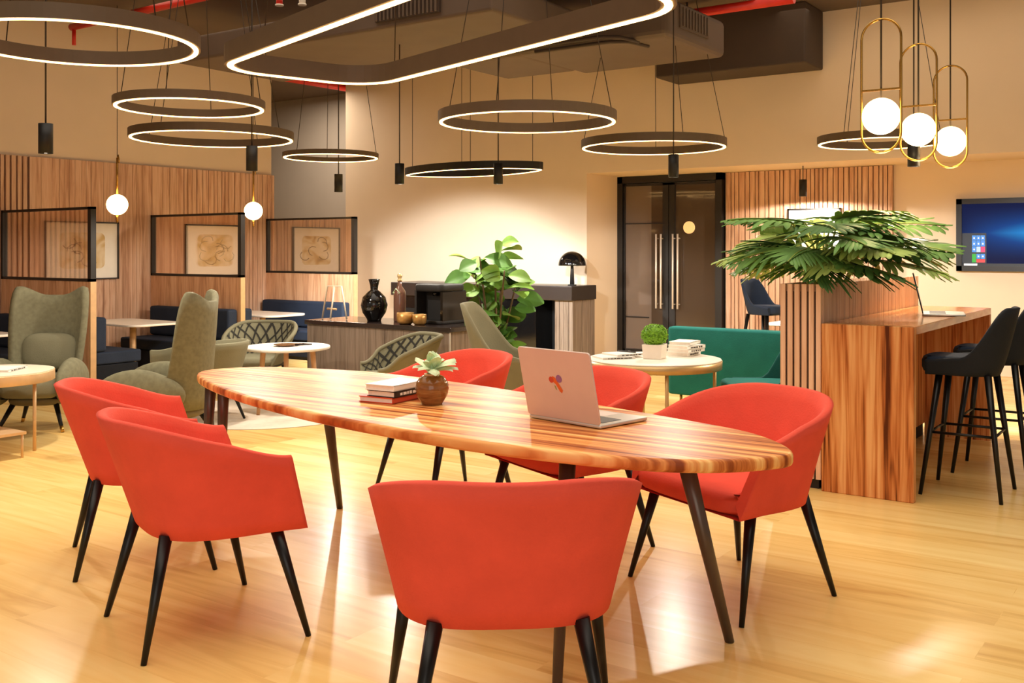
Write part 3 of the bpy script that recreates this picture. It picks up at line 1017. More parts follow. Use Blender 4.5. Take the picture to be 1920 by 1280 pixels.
t = thing('framed_picture', 'white framed picture with yellow flower on the slatted wall behind the leaves', 'picture', (-4.12, 12.385, 1.62))
bm = B(); bx(bm, -.33, .33, -.02, .0, -.31, -.29); bx(bm, -.33, .33, -.02, .0, .29, .31); bx(bm, -.33, -.31, -.02, 0, -.31, .31); bx(bm, .31, .33, -.02, 0, -.31, .31)
obj('frame', bm, M['frame'], t)
obj('paper', bx(B(), -.31, .31, -.012, -.004, -.29, .29), plain('glowing_white_paper', (250, 250, 246), .5, vary=.01, emit=(255, 250, 240), es=.25), t)  # slight glow put into the paper to brighten it
bm = B(); lathe(bm, [(0, 0), (.12, 0)], (0, 0, 0), 24)
bmesh.ops.rotate(bm, cent=(0, 0, 0), matrix=Matrix.Rotation(PI / 2, 3, 'X'), verts=bm.verts)
bmesh.ops.translate(bm, vec=(.02, -.0135, -.12), verts=bm.verts)
obj('printed_flower', bm, plain('yellow_print', (232, 190, 96), .6, vary=.2, scale=30), t)

# ================================================================== SAGE WING CHAIRS
def wing_z(q):
    q = abs(q)
    return 1.035 + .075 * smooth(.04, .28, q) - .66 * smooth(.30, .56, q)
WING = Tub((.235, .26, -.26, 2.6), (.385, .10, -.325, 2.3), .26, wing_z, .05, .40, .75, .62, 1.06)
def wing_chair():
    t = thing('wing_armchair', '', 'armchair', group='sage winged armchairs')
    obj('shell', WING.build(B(), 65, 9), M['sage'], t)
    obj('seat_cushion', WING.cushion(B(), .27, .42, .33, .05), M['sage2'], t)
    # arm pads sweeping forward
    for sx in (-1, 1):
        bm = B(); bmesh.ops.create_uvsphere(bm, u_segments=24, v_segments=16, radius=1)
        for v in bm.verts:
            k = 1 - .25 * max(0, v.co.y)
            v.co = Vector((sx * (.275 + .085 * v.co.x * k),   .13 + .33 * v.co.y, .385 + .185 * v.co.z * (1 - .18 * max(0, -v.co.y))))
        obj('armrest', bm, M['sage'], t, smooth=True)
    # loose back cushion
    bm = B()
    def cu(u, v):
        a = 2 * PI * u
        rr = math.sin(PI * v) ** .5
        x = .20 * abs(math.cos(a)) ** .6 * (1 if math.cos(a) >= 0 else -1) * rr
        z = .15 * abs(math.sin(a)) ** .6 * (1 if math.sin(a) >= 0 else -1) * rr
        return Vector((x * 1.1, -.155 - .055 * math.cos(PI * v) - .12 * (z + .1), .59 + z))
    grid(bm, cu, 36, 11, closed=True)
    obj('back_cushion', bm, M['sage2'], t)
    obj('base_shell', prism(B(), rrect(.44, .46, .16, 8), .20, .275, .03), M['sagebase'], t)
    for sx in (-1, 1):
        for sy in (-1, 1):
            g = obj('leg', cyl(B(), (sx * .16, sy * .15, .215), (sx * .25, sy * .26, 0), .022, .012, n=12), M['black'], t)
            a = Vector((sx * .16, sy * .15, .215)); b = Vector((sx * .25, sy * .26, 0))
            obj('brass_tip', cyl(B(), a.lerp(b, .8), b, .0152, .0128, n=12), M['gold'], g)
    return t
w1 = wing_chair(); w1.location = (-7.74, 4.49, 0); w1.rotation_euler = (0, 0, R(-50 - 90)); 
w1['label'] = 'sage winged armchair at far left facing the camera with a back cushion'
w2 = dup(w1); w2.location = (-6.34, 4.68, 0); w2.rotation_euler = (0, 0, R(214 - 90)); w2['label'] = 'sage winged armchair seen from the side behind the left end of the long table'

def lounge_z(q):
    q = abs(q)
    return .98 - .40 * smooth(.14, .55, q) - .05 * smooth(.6, 1, q)
LOUN = Tub((.25, .30, -.25, 2.4), (.40, .20, -.46, 2.1), .27, lounge_z, .035, .40, .9, .62, .98)
def lounge():
    t = thing('lounge_chair', '', 'armchair')
    obj('shell', LOUN.build(B(), 57, 8), M['sage2'], t)
    obj('seat_cushion', LOUN.cushion(B(), .28, .42, .34, .04), M['sage2'], t)
    for sx in (-1, 1):
        for sy in (-1, 1):
            obj('leg', cyl(B(), (sx * .17, sy * .16, .275), (sx * .26, sy * .27, 0), .02, .011, n=12), M['black'], t)
    return t
l1 = lounge(); l1.location = (-4.70, 6.77, 0); l1.rotation_euler = (0, 0, R(20 - 90)); l1['label'] = 'high backed sage lounge chair in front of the rubber plant, facing right'

def low_z(q): return .66 - .05 * smooth(.3, .9, abs(q))
LOW = Tub((.26, .30, -.25, 2.6), (.37, .24, -.37, 2.3), .27, low_z, .035, .40, .9)
t = thing('low_armchair', 'low plain sage tub chair behind the side view winged armchair', 'armchair', (-6.86, 5.36, .0065), R(200 - 90))
obj('shell', LOW.build(B()), M['sage2'], t)
obj('seat_cushion', LOW.cushion(B(), .28, .42, .32, .04), M['sage2'], t)
for sx in (-1, 1):
    for sy in (-1, 1):
        obj('leg', cyl(B(), (sx * .17, sy * .16, .275), (sx * .24, sy * .25, 0), .018, .01, n=12), M['black'], t)

# woven armchairs
def wov_z(q): return .71 - .24 * smooth(.2, .95, abs(q))
WOV = Tub((.22, .24, -.22, 2.5), (.385, .20, -.38, 2.2), .34, wov_z, .022, .38, .85)
def woven_chair():
    t = thing('woven_armchair', '', 'armchair', group='woven strap armchairs')
    obj('shell', WOV.build(B()), [M['sage2'], M['weave']], t)
    bm = B()
    for dr in (-1, 1):
        for k in range(-12, 13):
            s0 = k * .105
            prev = None
            for j in range(10):
                v = .02 + .95 * j / 9
                row = []
                for e in (-.011, .011):
                    q = max(-.985, min(.985, s0 + dr * .26 * (v - .5) + e + .02 * math.sin(v * 6 + k)))
                    row.append(bm.verts.new(WOV.inn(q, v, -.005)))
                if prev and (row[0].co - row[1].co).length > .002 and (prev[0].co - prev[1].co).length > .002:
                    bm.faces.new((prev[0], prev[1], row[1], row[0]))
                prev = row
    obj('woven_seams', bm, M['weavegap'], t)
    rim = [WOV.out(-1 + 2 * i / 48, 1) * .5 + WOV.inn(-1 + 2 * i / 48, 1) * .5 for i in range(49)]
    obj('rim', tube(B(), rim, .02), M['sage2'], t)
    obj('seat_cushion', WOV.cushion(B(), .345, .42, .30, .035), M['sage2'], t)
    for sx in (-1, 1):
        for sy in (-1, 1):
            obj('leg', cyl(B(), (sx * .17, sy * .16, .355), (sx * .25, sy * .26, 0), .016, .010, n=10), M['black'], t)
    bm = B(); bx(bm, -.2, .2, -.19, .2, .315, .342)
    obj('seat_frame', bm, M['blackmatt'], t)
    return t
v1 = woven_chair(); v1.location = (-7.45, 6.46, .0065); v1.rotation_euler = (0, 0, R(-62 - 90)); v1['label'] = 'woven strap armchair behind the small round table at left of the sideboard'
v2 = dup(v1); v2.location = (-5.53, 6.24, 0); v2.rotation_euler = (0, 0, R(238 - 90)); v2['label'] = 'woven strap armchair in front of the sideboard, facing left, above the books'

t = obj('round_rug', prism(B(), circ(.88, 64), .0005, .006, .002), M['rug']); t.location = (-6.85, 6.02, 0)
tag(t, 'pale round rug under the small lounge table', 'rug')
t = thing('side_table', 'small round white topped table on tapered oak legs, standing on the rug', 'table', (-6.70, 6.14, .0065))
obj('tabletop', prism(B(), circ(.37, 48), .545, .572, .008), M['white'], t)
for a in (20, 140, 260):
    bm = B(); cyl(bm, (.24 * math.cos(R(a)), .24 * math.sin(R(a)), .547), (.29 * math.cos(R(a)), .29 * math.sin(R(a)), 0), .024, .015, n=12)
    obj('leg', bm, M['oakedge'], t)
t = thing('serving_bowl', 'flat dark bowl with a tail lying on the small round table', 'bowl', (-6.70, 6.12, .579))
obj('bowl_body', lathe(B(), [(0, 0), (.05, 0), (.1, .012), (.105, .016), (.09, .014), (0, .006)], n=28), M['clay'], t)
bm = B(); tube(bm, [(.09, .03, .014), (.17, .06, .02), (.24, .08, .022)], [.012, .01, .006])
obj('handle', bm, M['darktop'], t)

# left round table with book
t = thing('coffee_table', 'cream topped table with beige metal rim and thin legs at the left picture edge', 'table', (-7.17, 3.79, 0))
obj('tabletop', prism(B(), spline([Vector(p) for p in ((.36, .12), (.1, .40), (-.3, .3), (-.42, -.1), (-.1, -.4), (.3, -.25))], 8), .552, .558, 0), M['cream'], t)
obj('rim', prism(B(), spline([Vector(p) for p in ((.365, .125), (.1, .405), (-.305, .305), (-.425, -.1), (-.1, -.405), (.305, -.255))], 8), .48, .5515, .004), M['beige'], t)
for px, py in ((.30, .14), (-.30, .2), (-.05, -.34)):
    obj('leg', cyl(B(), (px, py, 0), (px, py, .482), .012, n=10), M['beige'], t)
t = thing('low_stool', 'thin beige metal stool frame standing low before the cream table at the left edge', 'stool', (-7.0, 3.62, 0))
bm = B(); box(bm, (0, 0, .17), (.62, .3, .018), None)
obj('seat', bm, M['beige'], t)
for px in (-.29, .29):
    for py in (-.13, .13):
        obj('leg', cyl(B(), (px, py, 0), (px, py, .165), .009, n=8), M['beige'], t)
book('white magazine with black print on the cream table at the left edge', (-7.13, 3.68, .5585), R(35), .2, .28, .018, 'bookw', None, 5)

# ================================================================== SIDEBOARD AND ITEMS
t = thing('sideboard', 'long low sideboard with grey wood front and glossy dark top', 'sideboard', (-6.35, 7.18, 0))
bm = B(); x = -.88
rnd = random.Random(2)
while x < .86:
    w = min(rnd.uniform(.12, .26), .87 - x); bx(bm, x, x + w - .003, -.30, .30, .05, .70); x += w
obj('cabinet_body', bm, M['grey'], t)
obj('top', bx(B(), -.90, .90, -.32, .32, .703, .745), M['darktop'], t, bevel=.004)
obj('plinth', bx(B(), -.85, .85, -.27, .27, 0, .05), M['blackmatt'], t)
obj('metal_trim', bx(B(), .872, .884, -.308, -.296, .05, .70), M['aluside'], t)
SBZ = .7455
t = thing('wire_stand', 'thin pale wire frame stand with a short crossbar on the left of the sideboard', 'stand', (-7.06, 7.08, SBZ))
bm = B()
tube(bm, [(-.17, 0, .005), (-.10, 0, .32), (.09, 0, .32), (.16, 0, .005)], .008)
tube(bm, [(-.005, 0, .32), (.0, -.06, .005)], .008)
obj('wire_frame', bm, M['cream'], t)
obj('crossbar', cyl(B(), (-.07, -.03, .1), (.05, -.03, .1), .011, n=10), M['beige'], t)
t = obj('round_vase', lathe(B(), [(0, 0), (.065, 0), (.07, .02), (.11, .08), (.127, .15), (.11, .225), (.06, .275), (.035, .295), (.04, .34), (.055, .395), (.048, .397), (.03, .33), (.025, .29), (0, .28)], n=40), M['gloss'])
t.location = (-6.58, 7.12, SBZ); tag(t, 'glossy black ball shaped vase with a flared neck on the sideboard', 'vase')
t = thing('stopper_bottle', 'brown flip top bottle beside the round black vase', 'bottle', (-6.33, 7.20, SBZ))
obj('bottle_body', lathe(B(), [(0, 0), (.055, 0), (.058, .01), (.058, .25), (.05, .29), (.02, .335), (.019, .38), (0, .38)], n=28), M['bottle'], t)
bm = B(); box(bm, (0, 0, .30), (.001, .001, .001))
bm = B(); tube(bm, [(-.045, -.045, .27), (0, -.055, .31), (.045, -.045, .27), (-.045, -.045, .27)], .004)
obj('neck_tag', bm, M['petal'], t)
obj('stopper', lathe(B(), [(0, .38), (.022, .38), (.024, .39), (.014, .40), (.024, .42), (.022, .445), (0, .452)], n=18), M['softgold'], t)
t = thing('coffee_machine', 'black coffee machine with rounded hood on the sideboard behind the gold bowls', 'coffee machine', (-5.93, 7.30, SBZ), R(-4))
bm = B(); prism(bm, rrect(.36, .34, .04, 5, 0, .0), 0, .03, .005); bx(bm, -.17, .17, -.02, .17, .03, .30); bx(bm, -.175, -.15, -.15, .17, .03, .30)
obj('body', bm, M['blackmatt'], t)
obj('hood', prism(B(), rrect(.36, .34, .06, 6), .29, .36, .02), M['blackmatt'], t)
obj('side_panel', bx(B(), .15, .18, -.15, .17, .03, .29), M['gloss'], t)
obj('spout', cyl(B(), (0, -.05, .25), (0, -.05, .295), .03, n=16), M['gloss'], t)
for i, (x, y) in enumerate(((-6.06, 6.97), (-5.965, 6.99))):
    o = obj('gold_bowl', lathe(B(), [(0, 0), (.05, 0), (.075, .02), (.08, .06), (.078, .105), (.072, .105), (.07, .05), (0, .02)] if i == 0 else [(0, 0), (.045, 0), (.06, .02), (.065, .06), (.062, .095), (.056, .095), (.05, .05), (0, .02)], n=28), M['goldbowl'])
    o.location = (x + (.0 if i == 0 else .055), y, SBZ)
    tag(o, ('larger brushed gold bowl on the sideboard, left of a pair', 'smaller brushed gold bowl at the right of a pair on the sideboard')[i], 'bowl', 'gold bowls on the sideboard')

# back counter
t = thing('service_counter', 'long dark counter with thick top and ribbed grey end, against the back wall', 'counter', (-8.0, 11.2, 0))
obj('worktop', bx(B(), -1.72, 1.31, -.34, .28, .775, .96), M['counter'], t, bevel=.01)
bm = B(); x = 1.03
while x < 1.24:
    bx(bm, x, x + .062, -.29, -.25, .0, .772); x += .068
bx(bm, 1.03, 1.27, -.26, .27, 0, .772)
y = -.25
while y < .2:
    bx(bm, 1.26, 1.285, y, y + .1, 0, .772); y += .106
obj('end_panel', bm, M['grey'], t)
bm = B(); bx(bm, -1.66, .74, -.29, .28, 0, .772)
obj('cabinet', bm, M['gloss'], t)
bm = B(); bx(bm, .74, 1.03, .1, .28, 0, .772); bx(bm, .74, 1.03, -.2, .1, 0, .02)
obj('open_bay', bm, M['void'], t)
bm = B(); bx(bm, -1.66, -.2, -.30, -.292, .40, .60)
obj('oven_glass', bm, M['void'], t)
bm = B(); bx(bm, -.45, -.02, -.305, -.292, .28, .70)
obj('poster_panel', bm, plain('red_violet_panel', (120, 50, 60), .5, vary=.5, scale=9), t)
t = thing('dome_lamp', 'black dome table lamp on the right end of the dark counter', 'lamp', (-6.83, 11.1, .96))
obj('lamp_shade', lathe(B(), [(0, .44)] + [(.178 * math.sin(R(a)), .26 + .18 * math.cos(R(a))) for a in range(8, 91, 8)] + [(.178, .255), (.165, .262)] + [(.165 * math.sin(R(a)), .262 + .165 * math.cos(R(a))) for a in range(80, 0, -10)] + [(0, .427)], n=36), M['gloss'], t)
obj('stem', cyl(B(), (0, 0, .01), (0, 0, .42), .030, .012, n=16), M['blackmatt'], t)
obj('base', cyl(B(), (0, 0, 0), (0, 0, .014), .055, n=24), M['blackmatt'], t)

# ================================================================== RUBBER PLANT
t = thing('rubber_plant', 'tall rubber plant with rounded green leaves in front of the dark counter', 'plant', (-5.80, 7.98, 0))
obj('pot', lathe(B(), [(0, 0), (.15, 0), (.17, .02), (.21, .38), (.215, .42), (.195, .42), (.19, .36), (0, .36)], n=32), M['blackmatt'], t)
obj('soil', cyl(B(), (0, 0, .35), (0, 0, .38), .19, n=24), M['soil'], t)
rnd = random.Random(11)
def leaf_mesh(L, W, base, dv, nrm, droop, fold=.15, n=7, m=9, pw=.75):
    dv = dv.normalized(); sd = dv.cross(nrm).normalized(); up = sd.cross(dv).normalized()
    bm = B()
    def f(u, v):
        wd = W * math.sin(PI * (v * .96 + .02)) ** pw * (.82 + .36 * v if v < .6 else 1.036)
        x = (u - .5) * 2
        return base + dv * L * v + sd * wd * x * .5 - UP * droop * v * v * L + up * (abs(x) * fold * wd)
    grid(bm, f, n, m)
    return bm
stems = []
for k in range(7):
    a = k * 2 * PI / 7 + rnd.uniform(-.3, .3)
    rr = rnd.uniform(.2, .36); hh = rnd.uniform(1.0, 1.36) if k else 1.46
    if k == 0: rr = .03
    pts = [Vector((.05 * math.cos(a), .05 * math.sin(a), .37)), Vector((rr * .6 * math.cos(a), rr * .6 * math.sin(a), .37 + (hh - .37) * .5)), Vector((rr * math.cos(a), rr * math.sin(a), hh))]
    c = spline(pts, 6, False)
    stems.append(c)
    obj('stem', tube(B(), c, [.014 - .008 * i / len(c) for i in range(len(c))], n=8), M['twig'], t)
for k in range(100):
    c = stems[k % 7]
    f = rnd.uniform(.08, 1)
    p = c[min(len(c) - 1, int(f * (len(c) - 1)))]
    a = rnd.uniform(0, 2 * PI)
    if k < 21:
        p = c[-1 - (k // 7)]
    el = rnd.uniform(-.25, .75)
    dv = Vector((math.cos(a), math.sin(a), el))
    L = rnd.uniform(.20, .29); W = L * rnd.uniform(.62, .78)
    base = p + dv.normalized() * .05
    nr = Vector((rnd.uniform(-.3, 1.1), rnd.uniform(-1.5, .1), .8))
    obj('leaf', leaf_mesh(L, W, base, dv, nr, rnd.uniform(.05, .35)), M['leaf1'] if rnd.random() < .6 else M['leaf1b'], t)

# ================================================================== SLATTED PLANTER WALL AND LOBED PLANT
t = thing('planter_divider', 'tall slatted wood planter wall standing beside the bar counter', 'planter', (-2.06, 7.1, 0))
DX0, DX1, DY0, DY1 = -.125, .12, -1.15, 1.2
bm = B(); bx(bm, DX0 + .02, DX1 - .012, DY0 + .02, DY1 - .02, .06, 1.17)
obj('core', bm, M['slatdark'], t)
bm = B(); x = DX0
for k in range(6):
    bx(bm, x, x + .029, DY0, DY0 + .035, .06, 1.215); x += .0432
obj('front_slats', bm, M['slat2'], t)
bm = B(); slats(bm, 'y', DY0 + .04, DY1, DX1 - .012, .06, 1.215, .03, .055, .006, .014)
obj('side_slats', bm, M['slat2'], t)
bm = B(); slats(bm, 'y', DY0 + .04, DY1, DX0, .06, 1.215, .03, .055, .006, .018)
obj('back_slats', bm, M['slat2'], t)
obj('plinth', bx(B(), DX0 + .02, DX1 - .02, DY0 + .03, DY1 - .03, 0, .06), M['blackmatt'], t)
obj('soil', bx(B(), DX0 + .03, DX1 - .03, DY0 + .06, DY1 - .06, 1.17, 1.19), M['soil'], t)

t = thing('lobed_plant', 'spreading plant with big deeply cut leaves growing out of the slatted planter', 'plant', (-2.06, 6.45, 1.188))
rnd = random.Random(21)
def lobed_leaf(L, W, base, az, el, droop, roll, nl=12, solid=False):
    """deeply cut leaf: midrib with finger lobes on both sides"""
    bm = B()
    d0 = Vector((math.cos(az) * math.cos(el), math.sin(az) * math.cos(el), math.sin(el)))
    sd = Vector((-math.sin(az), math.cos(az), 0)) * math.cos(roll) + UP * math.sin(roll)
    def mid(v):
        return base + d0 * L * v - UP * droop * L * v * v
    def half(v): return W * (.34 + .66 * math.sin(PI * min(1, .18 + v * .82))) * (1 - .42 * v)
    # central blade
    def cb(u, v):
        x = (u - .5) * 2
        return mid(v) + sd * x * half(v) * (.24 if not solid else .42) + UP * abs(x) * .012
    grid(bm, cb, 3, 14)
    for sg in (-1, 1):
        for k in range(nl):
            v0 = .03 + .93 * k / (nl - 1)
            wl = L * .92 / nl * (rnd.uniform(.36, .56) if not solid else .56)
            ln = half(v0) * rnd.uniform(.8, 1.25)
            fwd = .5 + 1.0 * v0 + rnd.uniform(-.1, .1)
            if k == 0: fwd = -.3
            bend = rnd.uniform(.05, .32)
            p0 = mid(v0) + sd * sg * half(v0) * .2
            tv = (mid(min(1, v0 + .05)) - mid(max(0, v0 - .05))).normalized()
            dl = (sd * sg + tv * fwd).normalized()
            nm = dl.cross(tv).normalized()
            ac = tv - dl * tv.dot(dl); ac.normalize()
            def lb(u, w, p0=p0, dl=dl, ac=ac, ln=ln, wl=wl):
                x = (u - .5) * 2
                ww = wl * (1.05 - .1 * w) * (1 if w < .75 else max(.06, 1 - ((w - .75) / .25) ** 1.3))
                return p0 + dl * ln * w + ac * x * ww - UP * (bend * ln * w * w) + UP * (.006 * (1 - x * x))
            grid(bm, lb, 3, 7)
    return bm, mid
specs = []
# (azimuth deg from +X, petiole reach, petiole rise, blade length, width, elev deg, droop)
TOP = [(-35, .12, .40, .62, .30, 6, .18), (-18, .10, .41, .60, .28, 8, .20), (150, .12, .38, .62, .28, 8, .30), (172, .10, .41, .52, .26, 10, .30),
       (60, .10, .40, .5, .26, 14, .25), (225, .10, .38, .50, .26, 10, .28), (100, .1, .38, .52, .26, 10, .25), (5, .1, .37, .6, .26, 4, .2), (-60, .12, .36, .5, .26, 6, .3)]
LOWR = [(-40, .16, .24, .60, .32, 2, .20), (-22, .18, .25, .66, .32, 4, .22), (-5, .15, .21, .62, .30, 0, .20), (145, .16, .22, .52, .32, 4, .30), (165, .16, .25, .52, .32, 0, .30),
        (190, .14, .22, .48, .30, 4, .30), (215, .14, .22, .45, .30, 4, .4), (-70, .12, .21, .45, .28, 4, .42), (-95, .10, .22, .42, .27, 6, .4), (40, .15, .2, .5, .28, 4, .3), (80, .15, .22, .5, .28, 4, .3), (250, .08, .2, .40, .27, 8, .45), (120, .14, .18, .48, .28, 0, .3),
        (-52, .18, .17, .52, .30, -2, .25), (-30, .2, .15, .58, .30, -4, .16), (158, .18, .15, .48, .30, -6, .25), (178, .18, .16, .45, .28, -2, .3), (-12, .22, .16, .56, .30, -2, .2), (202, .12, .15, .42, .28, 0, .35), (-80, .1, .14, .36, .26, 4, .45), (135, .2, .3, .5, .3, 4, .28), (-28, .2, .31, .6, .3, 2, .2), (182, .14, .3, .5, .28, 6, .3), (-48, .16, .30, .5, .3, 4, .25)]
specs = []
for i, (az, rc, rise, L, W, el, dr) in enumerate(TOP + LOWR):
    dr *= .62 if i < len(TOP) else .8
    rise += .0 if i < len(TOP) else .005
    el += 2
    L *= .96
    a = R(az)
    b0 = Vector((rnd.uniform(-.06, .06), rnd.uniform(-.25, .25), 0))
    base = b0 + Vector((math.cos(a) * rc, math.sin(a) * rc, rise + rnd.uniform(-.02, .02)))
    roll = rnd.uniform(-.4, .4)
    bm, mid = lobed_leaf(L * .94, W * .95, base, a, R(el), dr, roll, rnd.choice((10, 12, 14)), i % 4 == 2)
    lf = obj('leaf', bm, (M['leaf2'], M['leaf2b'], M['leaf2'], M['leaf2c'], M['leaf2b'])[i % 5], t)
    pts = spline([b0, b0.lerp(base, .6) + UP * .05, base], 5, False) + [mid(v / 8) + UP * .004 for v in range(1, 9)]
    obj('leaf_stem', tube(B(), pts, [.008 - .006 * k / len(pts) for k in range(len(pts))], n=6), M['stem'], lf)

# ================================================================== BAR COUNTER AND STOOLS
t = thing('bar_counter', 'high walnut bar counter with waterfall end panel beside the slatted planter', 'bar counter', (-1.67, 7.08, 0))
Y0, Y1 = -1.15, 1.17
obj('end_panel', bx(B(), -.26, .26, Y0, Y0 + .055, 0, .987), M['bar'], t, bevel=.006)
obj('worktop', bx(B(), -.26, .26, Y0 + .056, Y1, .937, .987), M['bartop'], t, bevel=.004)
obj('end_panel', bx(B(), -.20, .26, Y1 - .055, Y1, 0, .936), M['bar'], t)
obj('back_panel', bx(B(), -.26, -.2, Y0 + .056, Y1, 0.1, .936), M['cream'], t)
bm = bx(B(), -.25, -.21, Y0 + .06, Y1 - .06, 0, .1)
obj('toe_kick', bm, M['blackmatt'], t)
obj('inner_cladding', bx(B(), -.199, -.19, .2, Y1 - .056, .1, .93), M['bar'], t)

def st_z(q):
    q = abs(q)
    return .775 + .29 * (1 - smooth(.2, .62, q)) + .02 * (1 - smooth(.6, 1, q))
STL = Tub((.175, .20, -.17, 2.6), (.24, .19, -.275, 2.3), .695, st_z, .03, .76, .8, .62, 1.085)
def stool():
    t = thing('bar_stool', '', 'stool', group='charcoal bar stools')
    obj('shell', STL.build(B(), 57, 7), M['charcoal'], t)
    obj('seat', STL.cushion(B(), .70, .80, .225, .03), M['navy'], t)
    for sx in (-1, 1):
        for sy in (-1, 1):
            obj('leg', cyl(B(), (sx * .13, sy * .13, .70), (sx * .225, sy * .215, 0), .021, .011, n=12), M['black'], t)
    k = .42
    c = [(sx * (.13 + .095 * (1 - .36 / .7)), sy * (.13 + .085 * (1 - .36 / .7)), .36) for sx, sy in ((-1, -1), (1, -1), (1, 1), (-1, 1))]
    bm = B()
    for i in range(4): cyl(bm, c[i], c[(i + 1) % 4], .008, n=8)
    obj('footrest', bm, M['black'], t)
    return t
s1 = stool(); s1.location = (-1.22, 6.41, 0); s1.rotation_euler = (0, 0, R(180 - 90)); s1['label'] = 'charcoal bar stool nearest the camera, fully seen at the bar counter'
for (x, y), a, lab in (((-1.19, 7.12), 180, 'second charcoal bar stool at the bar counter, cut by the right picture edge'),):
    o = dup(s1); o.location = (x, y, 0); o.rotation_euler = (0, 0, R(a - 90)); o['label'] = lab
o = dup(s1); o.location = (-4.2, 10.95, 0); o.rotation_euler = (0, 0, R(-18 - 90)); o['label'] = 'navy upholstered stool in front of the slatted wall, behind the teal sofa'
o['group'] = 'navy stool by the slatted wall'
for ch in o.children:
    if ch.name.startswith('shell'):
        ch.data = ch.data.copy(); ch.data.materials[0] = M['navy']

# ================================================================== TEAL LOUNGE
t = thing('teal_sofa', 'teal velvet sofa seen from behind with thin gold legs', 'sofa', (-3.1, 8.42, 0))
bm = prism(B(), rrect(1.7, .16, .05, 5, 0, -.36), .17, .752, .02)
obj('backrest', bm, M['teal'], t)
obj('seat', prism(B(), rrect(1.66, .60, .06, 5, 0, .05), .20, .42, .03), M['teal'], t)
for sx in (-1, 1):
    obj('armrest', prism(B(), rrect(.12, .62, .05, 5, sx * .79, .03), .19, .58, .02), M['teal'], t)
for sx in (-1, 1):
    for sy in (-.38, .3):
        obj('leg', cyl(B(), (sx * .74, sy, 0), (sx * .74, sy, .21), .012, n=10), M['gold'], t)
def teal_z(q): return .70 - .25 * smooth(.36, .60, abs(q))
TEA = Tub((.24, .26, -.24, 2.8), (.33, .16, -.33, 2.5), .36, teal_z, .035, .43, .9)
t = thing('teal_chair', 'teal velvet armchair in front of the teal sofa, half hidden by the planter', 'armchair', (-2.70, 7.14, 0), R(212 - 90))
obj('shell', TEA.build(B()), M['tealdark'], t)
obj('seat', TEA.cushion(B(), .365, .46, .33, .03), M['teal'], t)
for sx in (-1, 1):
    for sy in (-1, 1):
        obj('leg', cyl(B(), (sx * .18, sy * .18, .37), (sx * .24, sy * .25, 0), .013, .009, n=10), M['gold'], t)
t = thing('round_table', 'round cream table with champagne metal rim in front of the teal sofa', 'table', (-3.42, 6.71, 0))
obj('tabletop', cyl(B(), (0, 0, .612), (0, 0, .622), .485, n=64), M['white'], t)
bm = B(); lathe(bm, [(.47, .555), (.49, .555), (.492, .612), (.0, .6115)], n=64)
obj('rim', bm, M['softgold'], t)
for a in (-52, 38, 128, 218):
    obj('leg', cyl(B(), (.45 * math.cos(R(a)), .45 * math.sin(R(a)), 0), (.45 * math.cos(R(a)), .45 * math.sin(R(a)), .6), .013, n=10), M['softgold'], t)
t = thing('potted_plant', 'small bright green bush in a square white pot on the round cream table', 'plant', POT, R(10))
bm = B(); bmesh.ops.create_cube(bm, size=1)
for v in bm.verts:
    s = .075 if v.co.z > 0 else .068
    v.co = Vector((math.copysign(s, v.co.x), math.copysign(s, v.co.y), .105 if v.co.z > 0 else 0))
obj('pot', bm, M['pot'], t, bevel=.004)
bm = B(); rnd = random.Random(5)
for k in range(520):
    a = rnd.uniform(0, 2 * PI); u = rnd.uniform(-.75, 1)
    r = .094 * (.8 + .2 * rnd.random())
    s = math.sqrt(1 - u * u)
    p = Vector((r * s * math.cos(a), r * s * math.sin(a), .17 + r * u * .82))
    n = Vector((s * math.cos(a), s * math.sin(a), u)) + Vector((rnd.uniform(-.6, .6), rnd.uniform(-.6, .6), rnd.uniform(-.3, .6)))
    n.normalize(); sd, tt = frame_of(n)
    w = rnd.uniform(.006, .011)
    q = [p - sd * w, p + tt * w * .8, p + sd * w, p - tt * w * .8]
    vs = [bm.verts.new(x + n * .012 * (i % 2)) for i, x in enumerate(q)]
    bm.faces.new(vs)
bmesh.ops.create_icosphere(bm, subdivisions=2, radius=.082, matrix=Matrix.Translation((0, 0, .165)))
obj('foliage', bm, M['grass'], t)
z = .6225
for i, (lab, w, d, h, r) in enumerate((('white book at the bottom of the pile behind the potted bush', .20, .26, .03, 20), ('white book second from the bottom of the pile on the round table', .21, .25, .026, 12), ('white book third from the bottom of the pile on the round table', .20, .25, .026, 8), ('white book on top of the pile behind the potted bush', .19, .25, .024, 24))):
    book(lab, (BK[0] - .10 + .008 * i, BK[1] - .08, z), R(r - 18), w - .02, d - .02, h, 'bookw', 'white books piled on the round table', 20 + i if i < 3 else 0)
    z += h + .0005
book('open white book lying at the left edge of the round cream table', (-3.83, 6.50, .6225), R(-35), .2, .26, .014, 'bookw', None, 31)
book('second white book under a pen at the left of the round cream table', (-3.80, 6.60, .637), R(-25), .2, .25, .014, 'bookw', None, 34)
t = tag(obj('pen', cyl(B(), (-3.74, 6.74, .655), (-3.58, 6.72, .655), .006, n=8), M['ink']), 'dark pen lying on the white books at the left of the round table', 'pen')
t = thing('work_table', 'low white table just showing behind the back of the teal sofa', 'table', (-2.7, 9.35, 0))
obj('tabletop', prism(B(), rrect(1.5, .6, .05, 5), .715, .745, .006), M['white'], t)
for sx in (-1, 1):
    for sy in (-1, 1):
        obj('leg', cyl(B(), (sx * .65, sy * .22, 0), (sx * .62, sy * .2, .716), .02, n=10), M['blackmatt'], t)

